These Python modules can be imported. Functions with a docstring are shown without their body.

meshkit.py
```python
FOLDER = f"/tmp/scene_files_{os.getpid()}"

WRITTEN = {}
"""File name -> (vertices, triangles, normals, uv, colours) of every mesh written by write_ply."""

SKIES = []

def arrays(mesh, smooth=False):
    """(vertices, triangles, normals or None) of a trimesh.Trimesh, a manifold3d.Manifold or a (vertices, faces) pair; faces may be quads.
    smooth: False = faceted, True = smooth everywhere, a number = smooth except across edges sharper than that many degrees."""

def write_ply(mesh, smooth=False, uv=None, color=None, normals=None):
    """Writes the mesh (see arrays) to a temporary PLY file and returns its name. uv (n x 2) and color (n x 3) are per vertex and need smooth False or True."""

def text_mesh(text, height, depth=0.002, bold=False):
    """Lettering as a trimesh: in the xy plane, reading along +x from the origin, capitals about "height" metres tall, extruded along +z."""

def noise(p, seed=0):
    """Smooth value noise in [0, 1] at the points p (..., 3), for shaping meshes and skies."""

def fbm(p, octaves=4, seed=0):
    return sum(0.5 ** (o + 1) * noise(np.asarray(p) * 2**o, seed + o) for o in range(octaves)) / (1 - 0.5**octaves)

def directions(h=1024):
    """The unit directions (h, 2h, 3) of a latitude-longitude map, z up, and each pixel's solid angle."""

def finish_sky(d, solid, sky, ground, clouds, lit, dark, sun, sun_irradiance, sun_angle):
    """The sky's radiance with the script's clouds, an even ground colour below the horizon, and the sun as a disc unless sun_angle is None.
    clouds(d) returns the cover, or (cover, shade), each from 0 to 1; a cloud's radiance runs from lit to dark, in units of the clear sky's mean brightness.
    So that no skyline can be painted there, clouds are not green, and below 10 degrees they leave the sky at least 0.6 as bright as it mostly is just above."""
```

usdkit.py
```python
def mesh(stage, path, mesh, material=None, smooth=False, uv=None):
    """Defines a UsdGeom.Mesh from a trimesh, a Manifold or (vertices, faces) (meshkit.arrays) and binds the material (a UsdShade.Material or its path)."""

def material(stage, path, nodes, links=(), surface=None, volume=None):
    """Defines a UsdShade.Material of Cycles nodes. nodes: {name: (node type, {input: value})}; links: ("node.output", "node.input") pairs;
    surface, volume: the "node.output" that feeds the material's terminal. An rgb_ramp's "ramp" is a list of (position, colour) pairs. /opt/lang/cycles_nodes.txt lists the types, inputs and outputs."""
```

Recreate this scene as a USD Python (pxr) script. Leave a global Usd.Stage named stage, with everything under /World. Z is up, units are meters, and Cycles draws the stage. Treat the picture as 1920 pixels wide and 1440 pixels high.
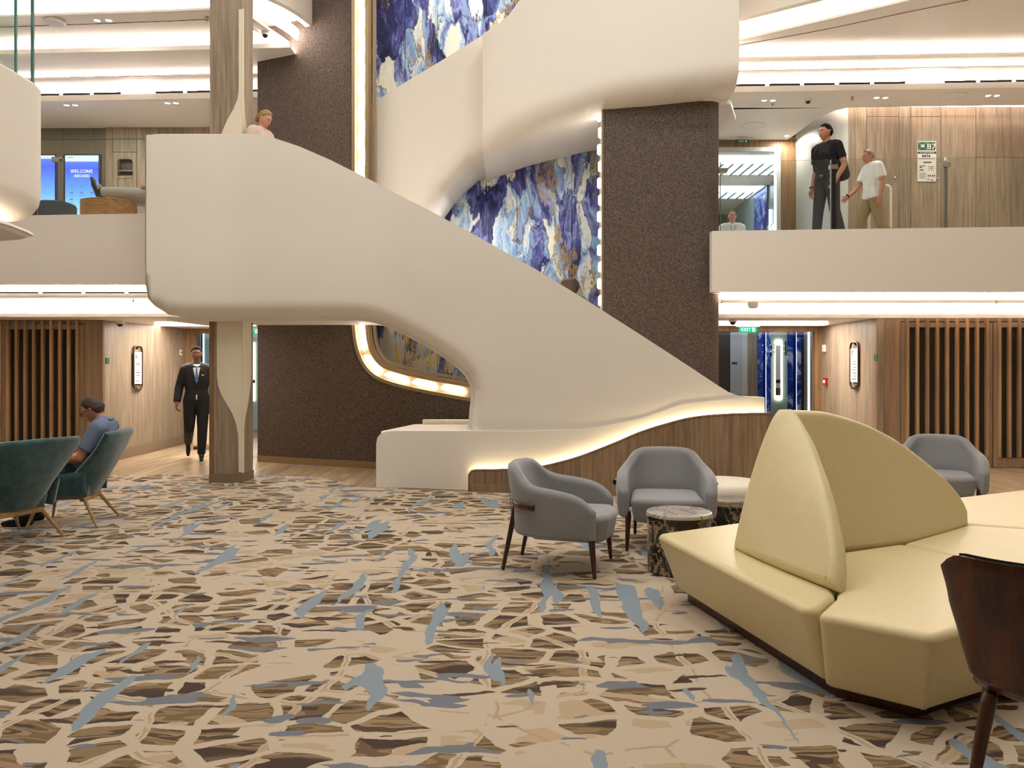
import math, random
import numpy as np
import trimesh
import manifold3d as m3
import shapely.geometry as sg
from scipy.spatial import Delaunay
from scipy.interpolate import PchipInterpolator
from pxr import Usd, UsdGeom, UsdLux, UsdShade, Sdf, Gf, Vt
import usdkit, meshkit

rnd = random.Random(7)
stage = Usd.Stage.CreateInMemory()
UsdGeom.SetStageUpAxis(stage, "Z")
UsdGeom.SetStageMetersPerUnit(stage, 1.0)
UsdGeom.Xform.Define(stage, "/World")
UsdGeom.Scope.Define(stage, "/World/Looks")

# ------------------------------------------------------------------ camera, world, lamps, exposure
EYE, FPX, CX, HY = 1.5, 1560.0, 960.0, 680.0
cam = UsdGeom.Camera.Define(stage, "/World/Camera")
cam.CreateHorizontalApertureAttr(36.0)
cam.CreateVerticalApertureAttr(27.0)
cam.CreateFocalLengthAttr(36.0 * FPX / 1920)
cam.CreateVerticalApertureOffsetAttr(-(720 - HY) / 1920 * 36.0)
cam.AddTranslateOp().Set(Gf.Vec3d(0, 0, EYE))
cam.AddRotateXOp().Set(90.0)
cam.CreateClippingRangeAttr(Gf.Vec2f(0.05, 200))
cam.CreateExposureAttr(0.52)

dome = UsdLux.DomeLight.Define(stage, "/World/ambient_dome")
dome.CreateIntensityAttr(0.02)
dome.CreateColorAttr(Gf.Vec3f(1.0, 0.93, 0.84))

WARM = (1.0, 0.965, 0.91)
LAMPS = [  # unseen lamps added over the atrium for brightness: x, y, z, radius, intensity
    (x, y, 8.85, 0.30, 31.0) for x in (-4.2, -1.4, 1.4, 4.2) for y in (2.9, 5.0, 7.0, 8.7)]
for i, (x, y, z, r, inten) in enumerate(LAMPS):
    L = UsdLux.DiskLight.Define(stage, "/World/atrium_downlight" + ("_%03d" % i if i else ""))
    L.CreateRadiusAttr(r); L.CreateIntensityAttr(inten); L.CreateColorAttr(Gf.Vec3f(*WARM))
    L.AddTranslateOp().Set(Gf.Vec3d(x, y, z))

# ------------------------------------------------------------------ helpers
def lin(*c):
    c = np.array(c, float) / 255
    return tuple(np.where(c <= 0.04045, c / 12.92, ((c + 0.055) / 1.055) ** 2.4))

def P(px, py, Y):
    return np.array([(px - CX) / FPX * Y, Y, EYE + (HY - py) / FPX * Y])

def FL(px, py, z=0.0):
    Y = FPX * (EYE - z) / (py - HY)
    return np.array([(px - CX) / FPX * Y, Y, z])

def CEIL(px, py, z):
    Y = FPX * (z - EYE) / (HY - py)
    return np.array([(px - CX) / FPX * Y, Y, z])

_names = {}
def uniq(parent, name):
    k = (parent, name); n = _names.get(k, 0); _names[k] = n + 1
    return parent + "/" + (name if n == 0 else "%s_%03d" % (name, n))

def tag(prim, label=None, cat=None, group=None, kind=None):
    for k, v in (("label", label), ("category", cat), ("group", group), ("kind", kind)):
        if v:
            prim.SetCustomDataByKey(k, v)

def arr(m):
    if hasattr(m, "to_mesh"):
        q = m.to_mesh(); return trimesh.Trimesh(np.array(q.vert_properties[:, :3]), np.array(q.tri_verts), process=False)
    return m

def cat(*ms):
    ms = [arr(m) for m in ms]
    return trimesh.util.concatenate(ms) if len(ms) > 1 else ms[0]

class Thing:
    """An Xform at the thing's base; parts are given in world coordinates (world=True) or local ones."""
    def __init__(self, name, label=None, cat=None, loc=(0, 0, 0), rz=0.0, group=None, kind=None):
        self.path = uniq("/World", name); self.loc = np.array(loc, float); self.rz = rz
        x = UsdGeom.Xform.Define(stage, self.path)
        x.AddTranslateOp().Set(Gf.Vec3d(*map(float, loc)))
        if rz: x.AddRotateZOp().Set(float(rz))
        self.prim = x.GetPrim(); tag(self.prim, label, cat, group, kind)
    def part(self, name, mesh, mat, under=None, label=None, smooth=35, world=False, kind=None):
        mesh = arr(mesh)
        if world:
            mesh = mesh.copy(); mesh.apply_translation(-self.loc)
            if self.rz: mesh.apply_transform(trimesh.transformations.rotation_matrix(-math.radians(self.rz), [0, 0, 1]))
        p = uniq(under or self.path, name)
        g = usdkit.mesh(stage, p, mesh, M[mat], smooth=smooth)
        tag(g.GetPrim(), label=label, kind=kind)
        return p
    def W(self, name, mesh, mat, under=None, label=None, smooth=35, kind=None):
        return self.part(name, mesh, mat, under, label, smooth, True, kind)

def obj(name, mesh, mat, label=None, cat=None, group=None, kind=None, smooth=35):
    p = uniq("/World", name)
    g = usdkit.mesh(stage, p, arr(mesh), M[mat], smooth=smooth)
    tag(g.GetPrim(), label, cat, group, kind)
    return p

def struct(name, mesh, mat, label, cat="wall", smooth=35):
    return obj(name, mesh, mat, label, cat, kind="structure", smooth=smooth)

def dup(src, name, loc, rz=0.0, label=None, cat=None, group=None):
    p = uniq("/World", name)
    x = UsdGeom.Xform.Define(stage, p)
    x.GetPrim().GetReferences().AddInternalReference(src.path)
    x.ClearXformOpOrder()
    for a in list(x.GetPrim().GetAttributes()):
        pass
    t = x.GetPrim().GetAttribute("xformOp:translate")
    UsdGeom.Xformable(x).SetXformOpOrder([])
    op = UsdGeom.XformOp(x.GetPrim().CreateAttribute("xformOp:translate", Sdf.ValueTypeNames.Double3)); op.Set(Gf.Vec3d(*map(float, loc)))
    op2 = UsdGeom.XformOp(x.GetPrim().CreateAttribute("xformOp:rotateZ", Sdf.ValueTypeNames.Float)); op2.Set(float(rz))
    UsdGeom.Xformable(x).SetXformOpOrder([op, op2])
    x.GetPrim().SetInstanceable(True)
    tag(x.GetPrim(), label, cat, group)
    return p

# ---- shapes
def box(x0, x1, y0, y1, z0, z1, c=0.0):
    lo, hi = np.minimum([x0, y0, z0], [x1, y1, z1]), np.maximum([x0, y0, z0], [x1, y1, z1])
    if c <= 0:
        b = trimesh.creation.box(hi - lo); b.apply_translation((lo + hi) / 2); return b
    c = min(c, 0.49 * float((hi - lo).min()))
    pts = []
    for sx in (0, 1):
        for sy in (0, 1):
            for sz in (0, 1):
                p = np.where([sx, sy, sz], hi, lo).astype(float); d = np.where([sx, sy, sz], -c, c)
                for k in range(3):
                    q = p + d; q[k] = p[k]; pts.append(q)
    return trimesh.convex.convex_hull(np.array(pts))

def obox(center, size, rz=0.0, c=0.0):
    b = box(-size[0] / 2, size[0] / 2, -size[1] / 2, size[1] / 2, -size[2] / 2, size[2] / 2, c)
    b.apply_transform(trimesh.transformations.rotation_matrix(rz, [0, 0, 1])); b.apply_translation(center); return b

def tube(path, r, n=10, caps=True, closed=False, squash=None):
    p = np.array(path, float); k = len(p)
    r = np.full(k, r, float) if np.ndim(r) == 0 else np.array(r, float)
    t = np.gradient(p, axis=0) if not closed else np.roll(p, -1, 0) - np.roll(p, 1, 0)
    t /= np.linalg.norm(t, axis=1, keepdims=True) + 1e-12
    up = np.array([0, 0, 1.0]) if abs(t[0][2]) < 0.9 else np.array([1.0, 0, 0])
    u = np.cross(t[0], up); u /= np.linalg.norm(u)
    V = []
    a = np.linspace(0, 2 * np.pi, n, endpoint=False)
    for i in range(k):
        u = u - t[i] * (u @ t[i]); u /= np.linalg.norm(u); w = np.cross(t[i], u)
        s = squash or (1, 1)
        V.append(p[i] + r[i] * (np.cos(a)[:, None] * u * s[0] + np.sin(a)[:, None] * w * s[1]))
    V = np.vstack(V); F = []
    for i in range(k if closed else k - 1):
        j = (i + 1) % k
        for q in range(n):
            q2 = (q + 1) % n
            F += [[i * n + q, i * n + q2, j * n + q2], [i * n + q, j * n + q2, j * n + q]]
    if caps and not closed:
        V = np.vstack([V, p[0], p[-1]]); a0, a1 = len(V) - 2, len(V) - 1
        for q in range(n):
            q2 = (q + 1) % n
            F += [[a0, q2, q], [a1, (k - 1) * n + q, (k - 1) * n + q2]]
    m = trimesh.Trimesh(V, np.array(F), process=False)
    if m.volume < 0: m.invert()
    return m

def prism(pts, z0, z1):
    g = pts if hasattr(pts, "exterior") else sg.Polygon(pts)
    if not g.is_valid: g = g.buffer(0)
    m = trimesh.creation.extrude_polygon(g, z1 - z0, engine="earcut"); m.apply_translation([0, 0, z0]); return m

def plate_xz(pts, y0, y1):
    """Polygon in (x, z) extruded along y."""
    m = prism(pts, 0, abs(y1 - y0))
    v = np.array(m.vertices)
    m = trimesh.Trimesh(np.c_[v[:, 0], max(y0, y1) - v[:, 2], v[:, 1]], m.faces, process=False)
    return m

def plate_yz(pts, x0, x1):
    """Polygon in (y, z) extruded along x."""
    m = prism(pts, 0, abs(x1 - x0)); v = np.array(m.vertices)
    return trimesh.Trimesh(np.c_[min(x0, x1) + v[:, 2], v[:, 0], v[:, 1]], m.faces, process=False)

def rrect(x0, x1, y0, y1, r):
    return sg.box(x0 + r, y0 + r, x1 - r, y1 - r).buffer(r, 8)

def lathe(prof, n=40):
    return trimesh.creation.revolve(np.array(prof, float), sections=n)

ICO2 = np.array(trimesh.creation.icosphere(2).vertices)
ICO1 = np.array(trimesh.creation.icosphere(1).vertices)
def hull(balls, ico=ICO1):
    pts = np.vstack([np.asarray(p, float) + ico * (np.asarray(r) if np.ndim(r) else r) for p, r in balls])
    return m3.Manifold.hull_points(pts)

def hullmesh(balls, ico=ICO2):
    return arr(hull(balls, ico))

def blob(bones, length=0.02, it=6):
    m = m3.Manifold.batch_boolean(bones, m3.OpType.Add)
    t = arr(m.refine_to_length(length)); t.merge_vertices()
    trimesh.smoothing.filter_taubin(t, lamb=0.5, nu=0.53, iterations=it)
    return t

def spline(pts, n, closed=False):
    p = np.array(pts, float)
    d = np.r_[0, np.cumsum(np.linalg.norm(np.diff(p, axis=0), axis=1))]
    q = np.linspace(0, d[-1], n)
    return np.stack([PchipInterpolator(d, p[:, k])(q) for k in range(p.shape[1])], 1)

def resample(pts, step, closed=True):
    p = np.array(pts, float)
    if closed: p = np.vstack([p, p[:1]])
    out = []
    for a, b in zip(p[:-1], p[1:]):
        n = max(1, int(math.ceil(np.linalg.norm(b - a) / step)))
        out.append(a + (b - a) * (np.arange(n) / n)[:, None])
    out = np.vstack(out)
    return out if closed else np.vstack([out, p[-1:]])

def tri_area(poly, h):
    """Triangulated interior of a polygon (2D) with a grid of spacing h: points, faces, number of boundary points."""
    g = sg.Polygon(poly)
    b = resample(poly, h * 0.8)
    x0, y0, x1, y1 = g.bounds
    X, Yg = np.meshgrid(np.arange(x0 + h / 2, x1, h), np.arange(y0 + h / 2, y1, h))
    c = np.c_[X.ravel(), Yg.ravel()]
    import shapely
    inner = g.buffer(-h * 0.45)
    c = c[shapely.contains_xy(inner, c[:, 0], c[:, 1])]
    pts = np.vstack([b, c])
    T = Delaunay(pts).simplices
    cen = pts[T].mean(1)
    T = T[shapely.contains_xy(g, cen[:, 0], cen[:, 1])]
    a = pts[T]
    area = (a[:, 1, 0] - a[:, 0, 0]) * (a[:, 2, 1] - a[:, 0, 1]) - (a[:, 1, 1] - a[:, 0, 1]) * (a[:, 2, 0] - a[:, 0, 0])
    T = T[np.abs(area) > 1e-9]; area = area[np.abs(area) > 1e-9]
    T[area < 0] = T[area < 0][:, ::-1]
    return pts, T, len(b)

def plan(pairs):
    """Plan curve y(x) through (px, Y) pairs."""
    xy = sorted(((px - CX) / FPX * Y, Y) for px, Y in pairs)
    xs, ys = map(np.array, zip(*xy))
    f = PchipInterpolator(xs, ys)
    s0, s1 = (ys[1] - ys[0]) / (xs[1] - xs[0]), (ys[-1] - ys[-2]) / (xs[-1] - xs[-2])
    def g(x):
        x = np.asarray(x, float)
        y = f(np.clip(x, xs[0], xs[-1]))
        return y + np.where(x < xs[0], (x - xs[0]) * s0, 0) + np.where(x > xs[-1], (x - xs[-1]) * s1, 0)
    return g

def onto(px, py, f):
    """Point (x, z) of the vertical surface y = f(x) at a place of the photograph; py None gives the floor."""
    Y = 10.0
    for _ in range(60):
        Y = 0.5 * Y + 0.5 * float(f((px - CX) / FPX * Y))
    return ((px - CX) / FPX * Y, 0.0 if py is None else EYE + (HY - py) / FPX * Y)

def sheet(poly_px, f, thick, h=0.09, off=0.0, rounds=(), back=None):
    """A wall standing on the plan curve f with the outline poly_px, 'thick' deep; rounds = [(chain of px points, radius)] are eased edges."""
    poly = np.array([onto(a, b, f) for a, b in poly_px])
    if sg.Polygon(poly).exterior.is_ccw is False: poly = poly[::-1]
    pts, T, nb = tri_area(poly, h)
    y = f(pts[:, 0]) + off
    yb = y + thick if back is None else np.maximum(back, y + 0.02)
    d = np.zeros(len(pts))
    for chain, r in rounds:
        line = sg.LineString([onto(a, b, f) for a, b in chain])
        dist = np.array([line.distance(sg.Point(q)) for q in pts])
        k = np.clip(1 - dist / r, 0, 1)
        d = np.maximum(d, r * (1 - np.sqrt(np.maximum(0, 1 - k * k))))
    d = np.minimum(d, (yb - y) * 0.98) if len(rounds) else d
    V = np.vstack([np.c_[pts[:, 0], y + d, pts[:, 1]], np.c_[pts[:, 0], yb if np.ndim(yb) else np.full(len(pts), yb), pts[:, 1]]])
    n = len(pts); F = [T, T[:, ::-1] + n]
    i = np.arange(nb); j = (i + 1) % nb
    F += [np.c_[i, i + n, j], np.c_[j, i + n, j + n]]
    m = trimesh.Trimesh(V, np.vstack(F), process=False)
    if m.volume < 0: m.invert()
    return m

def ribbon(line, y0, y1, t=0.04):
    """A slab along a polyline of (x, z) points, from y0 to y1 (numbers or functions of x), t thick upwards."""
    p = np.array(line, float)
    a = np.array([y0(x) if callable(y0) else y0 for x in p[:, 0]]); b = np.array([y1(x) if callable(y1) else y1 for x in p[:, 0]])
    d = np.gradient(p, axis=0); d /= np.linalg.norm(d, axis=1, keepdims=True); nrm = np.c_[-d[:, 1], d[:, 0]] * t
    rows = [np.c_[p[:, 0], a, p[:, 1]], np.c_[p[:, 0], b, p[:, 1]], np.c_[p[:, 0] + nrm[:, 0], b, p[:, 1] + nrm[:, 1]], np.c_[p[:, 0] + nrm[:, 0], a, p[:, 1] + nrm[:, 1]]]
    return loft(np.array(rows), close_u=True, caps=True)

def loft(G, close_u=False, caps=False):
    """Grid G[u, v] of points into a surface."""
    nu, nv = G.shape[:2]; V = G.reshape(-1, 3); F = []
    for i in range(nu if close_u else nu - 1):
        k = (i + 1) % nu
        a = i * nv + np.arange(nv - 1); b = k * nv + np.arange(nv - 1)
        F += [np.c_[a, b, b + 1], np.c_[a, b + 1, a + 1]]
    if caps:
        for v, s in ((0, 1), (nv - 1, -1)):
            ring = np.arange(nu) * nv + v
            f = np.array([[ring[0], ring[i], ring[i + 1]] for i in range(1, nu - 1)])
            F.append(f[:, ::s])
    m = trimesh.Trimesh(V, np.vstack(F), process=False)
    if close_u and caps and m.volume < 0: m.invert()
    return m

def pad(G, t, r=None, sharp=()):
    """A cushion around the grid of mid points G[u, v]: full thickness t, edges rounded over r metres. sharp: 'u0','u1','v0','v1' edges left square."""
    nu, nv = G.shape[:2]; r = r or t / 2
    du, dv = np.gradient(G, axis=0), np.gradient(G, axis=1)
    n = np.cross(du, dv); n /= np.linalg.norm(n, axis=2, keepdims=True) + 1e-12
    su = np.r_[np.zeros((1, nv)), np.cumsum(np.linalg.norm(np.diff(G, axis=0), axis=2), 0)]
    sv = np.c_[np.zeros((nu, 1)), np.cumsum(np.linalg.norm(np.diff(G, axis=1), axis=2), 1)]
    big = np.full((nu, nv), 1e9)
    d = np.minimum.reduce([big if "u0" in sharp else su, big if "u1" in sharp else su[-1:] - su, big if "v0" in sharp else sv, big if "v1" in sharp else sv[:, -1:] - sv])
    k = np.clip(1 - d / r, 0, 1); hgt = t / 2 * np.sqrt(np.maximum(0.0, 1 - k * k)) + 0.0008
    A, B = G + n * hgt[..., None], G - n * hgt[..., None]
    V = np.vstack([A.reshape(-1, 3), B.reshape(-1, 3)]); N = nu * nv; F = []
    for i in range(nu - 1):
        a = i * nv + np.arange(nv - 1); b = a + nv
        F += [np.c_[a, b, b + 1], np.c_[a, b + 1, a + 1], np.c_[a, b + 1, b] + N, np.c_[a, a + 1, b + 1] + N]
    edge = list(range(nv)) + [i * nv + nv - 1 for i in range(1, nu)] + [(nu - 1) * nv + j for j in range(nv - 2, -1, -1)] + [i * nv for i in range(nu - 2, 0, -1)]
    e = np.array(edge); e2 = np.roll(e, -1)
    F += [np.c_[e, e2, e2 + N], np.c_[e, e2 + N, e + N]]
    m = trimesh.Trimesh(V, np.vstack(F), process=False)
    m.fix_normals() if len(V) < 3000 else None
    if m.volume < 0: m.invert()
    return m

def edged(u, n, r, L):
    """n parameters 0..1, denser within r of both ends of a length L."""
    e = min(0.3, r / L); k = max(3, n // 4)
    t = e * (1 - np.cos(np.linspace(0, np.pi / 2, k)))
    return np.unique(np.r_[t, np.linspace(e, 1 - e, n), 1 - t])

def cushion(poly, z0, z1, flare=0.0, rt=0.03, rb=0.02, rc=0.05, crown=0.0, n=160, outer=None):
    """Upholstered block: polygon plan at the top, narrowing by 'flare' to the bottom, rounded top and bottom edges."""
    g = sg.Polygon(poly).buffer(-rc, 8).buffer(rc, 8)
    ring = np.array(g.exterior.coords)[:-1]
    if not g.exterior.is_ccw: ring = ring[::-1]
    line = sg.LineString(np.vstack([ring, ring[:1]]))
    q = np.array([line.interpolate(k / n, normalized=True).coords[0] for k in range(n)])
    d = np.roll(q, -1, 0) - np.roll(q, 1, 0); d /= np.linalg.norm(d, axis=1, keepdims=True)
    nr = np.c_[d[:, 1], -d[:, 0]]
    if outer is not None:
        og = sg.Polygon(outer); ol = og.exterior; il = og.buffer(-max(flare, 1e-3), join_style=2).exterior; wt = np.zeros((n, 2))
        for k, p in enumerate(q):
            pt = sg.Point(p)
            dd = ol.distance(pt)
            if dd < 0.30:
                a_ = np.array(ol.interpolate(ol.project(pt)).coords[0]); wt[k] = (np.array(il.interpolate(il.project(pt)).coords[0]) - a_) * min(1.0, (0.30 - dd) / 0.26)
        fl_vec = -wt / max(flare, 1e-3)
    else: fl_vec = nr
    lay = []
    for a in np.linspace(0, np.pi / 2, 5): lay.append((flare, rb * (1 - np.sin(a)), z0 + rb * (1 - np.cos(a))))
    for k in (0.25, 0.5, 0.75): lay.append((flare * (1 - k), 0.0, z0 + rb + (z1 - z0 - rb - rt) * k))
    for a in np.linspace(0, np.pi / 2, 7): lay.append((0.0, rt * (1 - np.cos(a)), z1 - rt + rt * np.sin(a)))
    G = np.array([np.c_[q - fl_vec * e - nr * i, np.full(n, z)] for e, i, z in lay])
    V = G.reshape(-1, 3); L = len(lay); F = []
    for k in range(L - 1):
        a = k * n + np.arange(n); b = k * n + (np.arange(n) + 1) % n
        F += [np.c_[a, b, b + n], np.c_[a, b + n, a + n]]
    top = G[-1][:, :2]
    pts, T, nb = tri_area(top, 0.08)
    dist = np.array([sg.LinearRing(top).distance(sg.Point(p)) for p in pts])
    zt = z1 + crown * (1 - np.exp(-dist / 0.12))
    off = len(V); V = np.vstack([V, np.c_[pts, zt]]); F.append(T + off)
    bot = G[0][:, :2]
    pb, Tb, _ = tri_area(bot, 0.3)
    off = len(V); V = np.vstack([V, np.c_[pb, np.full(len(pb), z0)]]); F.append(Tb[:, ::-1] + off)
    return trimesh.Trimesh(V, np.vstack(F), process=False)

def move(m, loc=(0, 0, 0), rz=0.0):
    m = arr(m).copy(); m.apply_transform(trimesh.transformations.rotation_matrix(rz, [0, 0, 1])); m.apply_translation(loc); return m

def text(s, h, origin, right=(1, 0, 0), up=(0, 0, 1), depth=0.004, bold=False, center=True):
    m = meshkit.text_mesh(s, h, depth, bold); v = np.array(m.vertices)
    if center: v[:, 0] -= (v[:, 0].min() + v[:, 0].max()) / 2
    r, u = np.array(right, float), np.array(up, float); w = np.cross(r, u)
    return trimesh.Trimesh(np.array(origin) + v[:, :1] * r + v[:, 1:2] * u + v[:, 2:3] * w, m.faces, process=False)
# ------------------------------------------------------------------ materials
M = {}
def mat(name, nodes, links=(), surface="p.BSDF"):
    M[name] = usdkit.material(stage, "/World/Looks/" + name, nodes, links, surface=surface); return M[name]

def plain(name, rgb, rough=0.5, metal=0.0, spec=0.5, coat=0.0, sheen=0.0):
    mat(name, {"p": ("principled_bsdf", {"base_color": lin(*rgb), "roughness": rough, "metallic": metal, "specular_ior_level": spec, "coat_weight": coat, "sheen_weight": sheen})})

def emit(name, rgb, strength):
    mat(name, {"e": ("emission", {"color": lin(*rgb), "strength": strength})}, surface="e.emission")

def speckled(name, a, b, scale, rough=0.8, bump=0.0, stretch=(1, 1, 1), detail=3, sheen=0.0, lo=0.35, hi=0.65, spec=0.4, dist=0.01, coat=0.0):
    nodes = {"g": ("texture_coordinate", {}), "m": ("mapping", {"scale": stretch}), "n": ("noise_texture", {"scale": scale, "detail": detail, "roughness": 0.6}),
             "r": ("rgb_ramp", {"ramp": [(0, lin(*a)), (lo, lin(*a)), (hi, lin(*b)), (1, lin(*b))]}),
             "p": ("principled_bsdf", {"roughness": rough, "sheen_weight": sheen, "specular_ior_level": spec, "coat_weight": coat})}
    links = [("g.object", "m.vector"), ("m.vector", "n.vector"), ("n.fac", "r.fac"), ("r.color", "p.base_color")]
    if bump:
        nodes["b"] = ("bump", {"strength": bump, "distance": dist}); links += [("n.fac", "b.height"), ("b.normal", "p.normal")]
    mat(name, nodes, links)

def veneer(name, a, b, scale=3.0, axis="z", rough=0.45, vary=0.12, coat=0.0):
    st = {"z": (9, 9, 0.45), "y": (9, 0.5, 9), "x": (0.5, 9, 9)}[axis]
    mid = tuple((np.array(a) + np.array(b)) / 2)
    mat(name, {"g": ("texture_coordinate", {}), "o": ("object_info", {}), "m": ("mapping", {"scale": st}),
               "n": ("noise_texture", {"scale": scale, "detail": 6, "roughness": 0.65, "distortion": 0.4}),
               "n2": ("noise_texture", {"scale": scale * 0.18, "detail": 2}),
               "r": ("rgb_ramp", {"ramp": [(0, lin(*a)), (0.38, lin(*a)), (0.5, lin(*mid)), (0.64, lin(*b)), (1, lin(*b))]}),
               "v": ("map_range", {"from_min": 0, "from_max": 1, "to_min": 1 - vary, "to_max": 1 + vary}),
               "v2": ("map_range", {"from_min": 0.3, "from_max": 0.7, "to_min": 0.9, "to_max": 1.1}),
               "mu": ("math", {"math_type": "multiply"}),
               "h": ("hsv", {}), "p": ("principled_bsdf", {"roughness": rough, "coat_weight": coat, "specular_ior_level": 0.4}),
               "b": ("bump", {"strength": 0.08, "distance": 0.005})},
        [("g.object", "m.vector"), ("m.vector", "n.vector"), ("m.vector", "n2.vector"), ("n.fac", "r.fac"), ("o.random", "v.value"), ("n2.fac", "v2.value"), ("v.result", "mu.value1"), ("v2.result", "mu.value2"),
         ("mu.value", "h.value"), ("r.color", "h.color"), ("h.color", "p.base_color"), ("n.fac", "b.height"), ("b.normal", "p.normal")])

plain("white_paint", (236, 230, 220), 0.55, spec=0.35)
plain("ceiling_paint", (240, 235, 228), 0.5, spec=0.35)
plain("pale_bounce", (228, 219, 205), 0.5)  # unseen deck floors, kept pale to bounce light onto the ceilings
plain("plain_wall", (206, 196, 180), 0.6)
plain("pale_wall", (196, 200, 196), 0.35)
speckled("dark_felt", (66, 54, 47), (110, 94, 84), 54, 0.75, 0.14, sheen=0.15, lo=0.38, hi=0.62, spec=0.5)
veneer("wood_wall", (134, 118, 99), (168, 151, 129), 3.0)
veneer("wood_dark_trim", (120, 92, 62), (150, 118, 82), 3.0)
veneer("wood_slat", (154, 122, 88), (200, 164, 124), 1.2, vary=0.15)
veneer("wood_frame", (144, 119, 94), (170, 142, 115), 2.0)
veneer("plinth_wood", (128, 105, 80), (164, 138, 110), 3.0)
veneer("plank", (160, 140, 110), (196, 175, 142), 2.2, axis="y", rough=0.3, vary=0.16, coat=0.15)
veneer("walnut", (44, 20, 10), (82, 40, 20), 2.0, rough=0.35, coat=0.3)
veneer("ash_leg", (160, 128, 80), (186, 152, 100), 3.0)
veneer("table_oak", (150, 104, 52), (190, 140, 80), 2.0, axis="x")
plain("baseboard", (132, 112, 90), 0.5)
emit("rail_fill", (255, 238, 205), 9.0)
plain("bronze", (160, 138, 106), 0.35, metal=0.6)
plain("dark_bronze", (84, 62, 42), 0.35, metal=0.6)
plain("chrome", (205, 205, 208), 0.15, metal=1.0)
plain("black_plastic", (14, 14, 15), 0.35)
plain("black_metal", (20, 20, 24), 0.3)
plain("white_plastic", (226, 224, 220), 0.35)
plain("grey_steel", (132, 126, 112), 0.3, metal=0.6)
plain("red_plastic", (150, 24, 24), 0.4)
plain("green_sign", (0, 92, 62), 0.5)
plain("sign_white", (232, 232, 226), 0.5)
plain("sign_ink", (58, 58, 60), 0.6)
plain("pale_green", (150, 200, 130), 0.5)
plain("grey_door", (176, 180, 186), 0.4)
plain("dark_door", (52, 42, 34), 0.45)
plain("suitcase_shell", (214, 204, 182), 0.35, coat=0.2)
speckled("cream_leather", (216, 200, 152), (220, 205, 160), 40, 0.38, 0.10, spec=0.45, dist=0.003, detail=5)
speckled("cream_inlay", (226, 216, 194), (232, 223, 203), 120, 0.7, 0.2, dist=0.003)
speckled("grey_wool", (134, 135, 139), (154, 155, 158), 160, 0.95, 0.15, sheen=0.3, dist=0.003)
speckled("teal_velvet", (30, 66, 72), (48, 90, 96), 14, 0.85, 0.0, sheen=0.6)
speckled("dark_teal_fabric", (26, 44, 56), (34, 54, 66), 40, 0.9)
speckled("ottoman_fabric", (232, 222, 204), (238, 230, 214), 80, 0.8)
plain("leather_seam", (150, 124, 74), 0.6)
plain("charcoal_fabric", (24, 24, 27), 0.95)
speckled("woven_mesh", (30, 26, 20), (70, 62, 46), 220, 0.8, 0.4, lo=0.45, hi=0.55)
emit("led", (255, 236, 224), 17.0)
emit("led_low", (255, 232, 216), 5.0)
emit("led_soft", (255, 240, 228), 9.0)
emit("led_warm", (255, 236, 190), 20.0)
emit("glow_block", (255, 244, 228), 13.0)
emit("downlight_glow", (255, 244, 230), 14.0)
emit("cool_light", (226, 240, 255), 3.2)
emit("sign_glow", (255, 246, 226), 3.0)
emit("exit_green", (20, 178, 132), 1.0)
emit("exit_letter", (225, 255, 245), 1.4)

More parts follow.
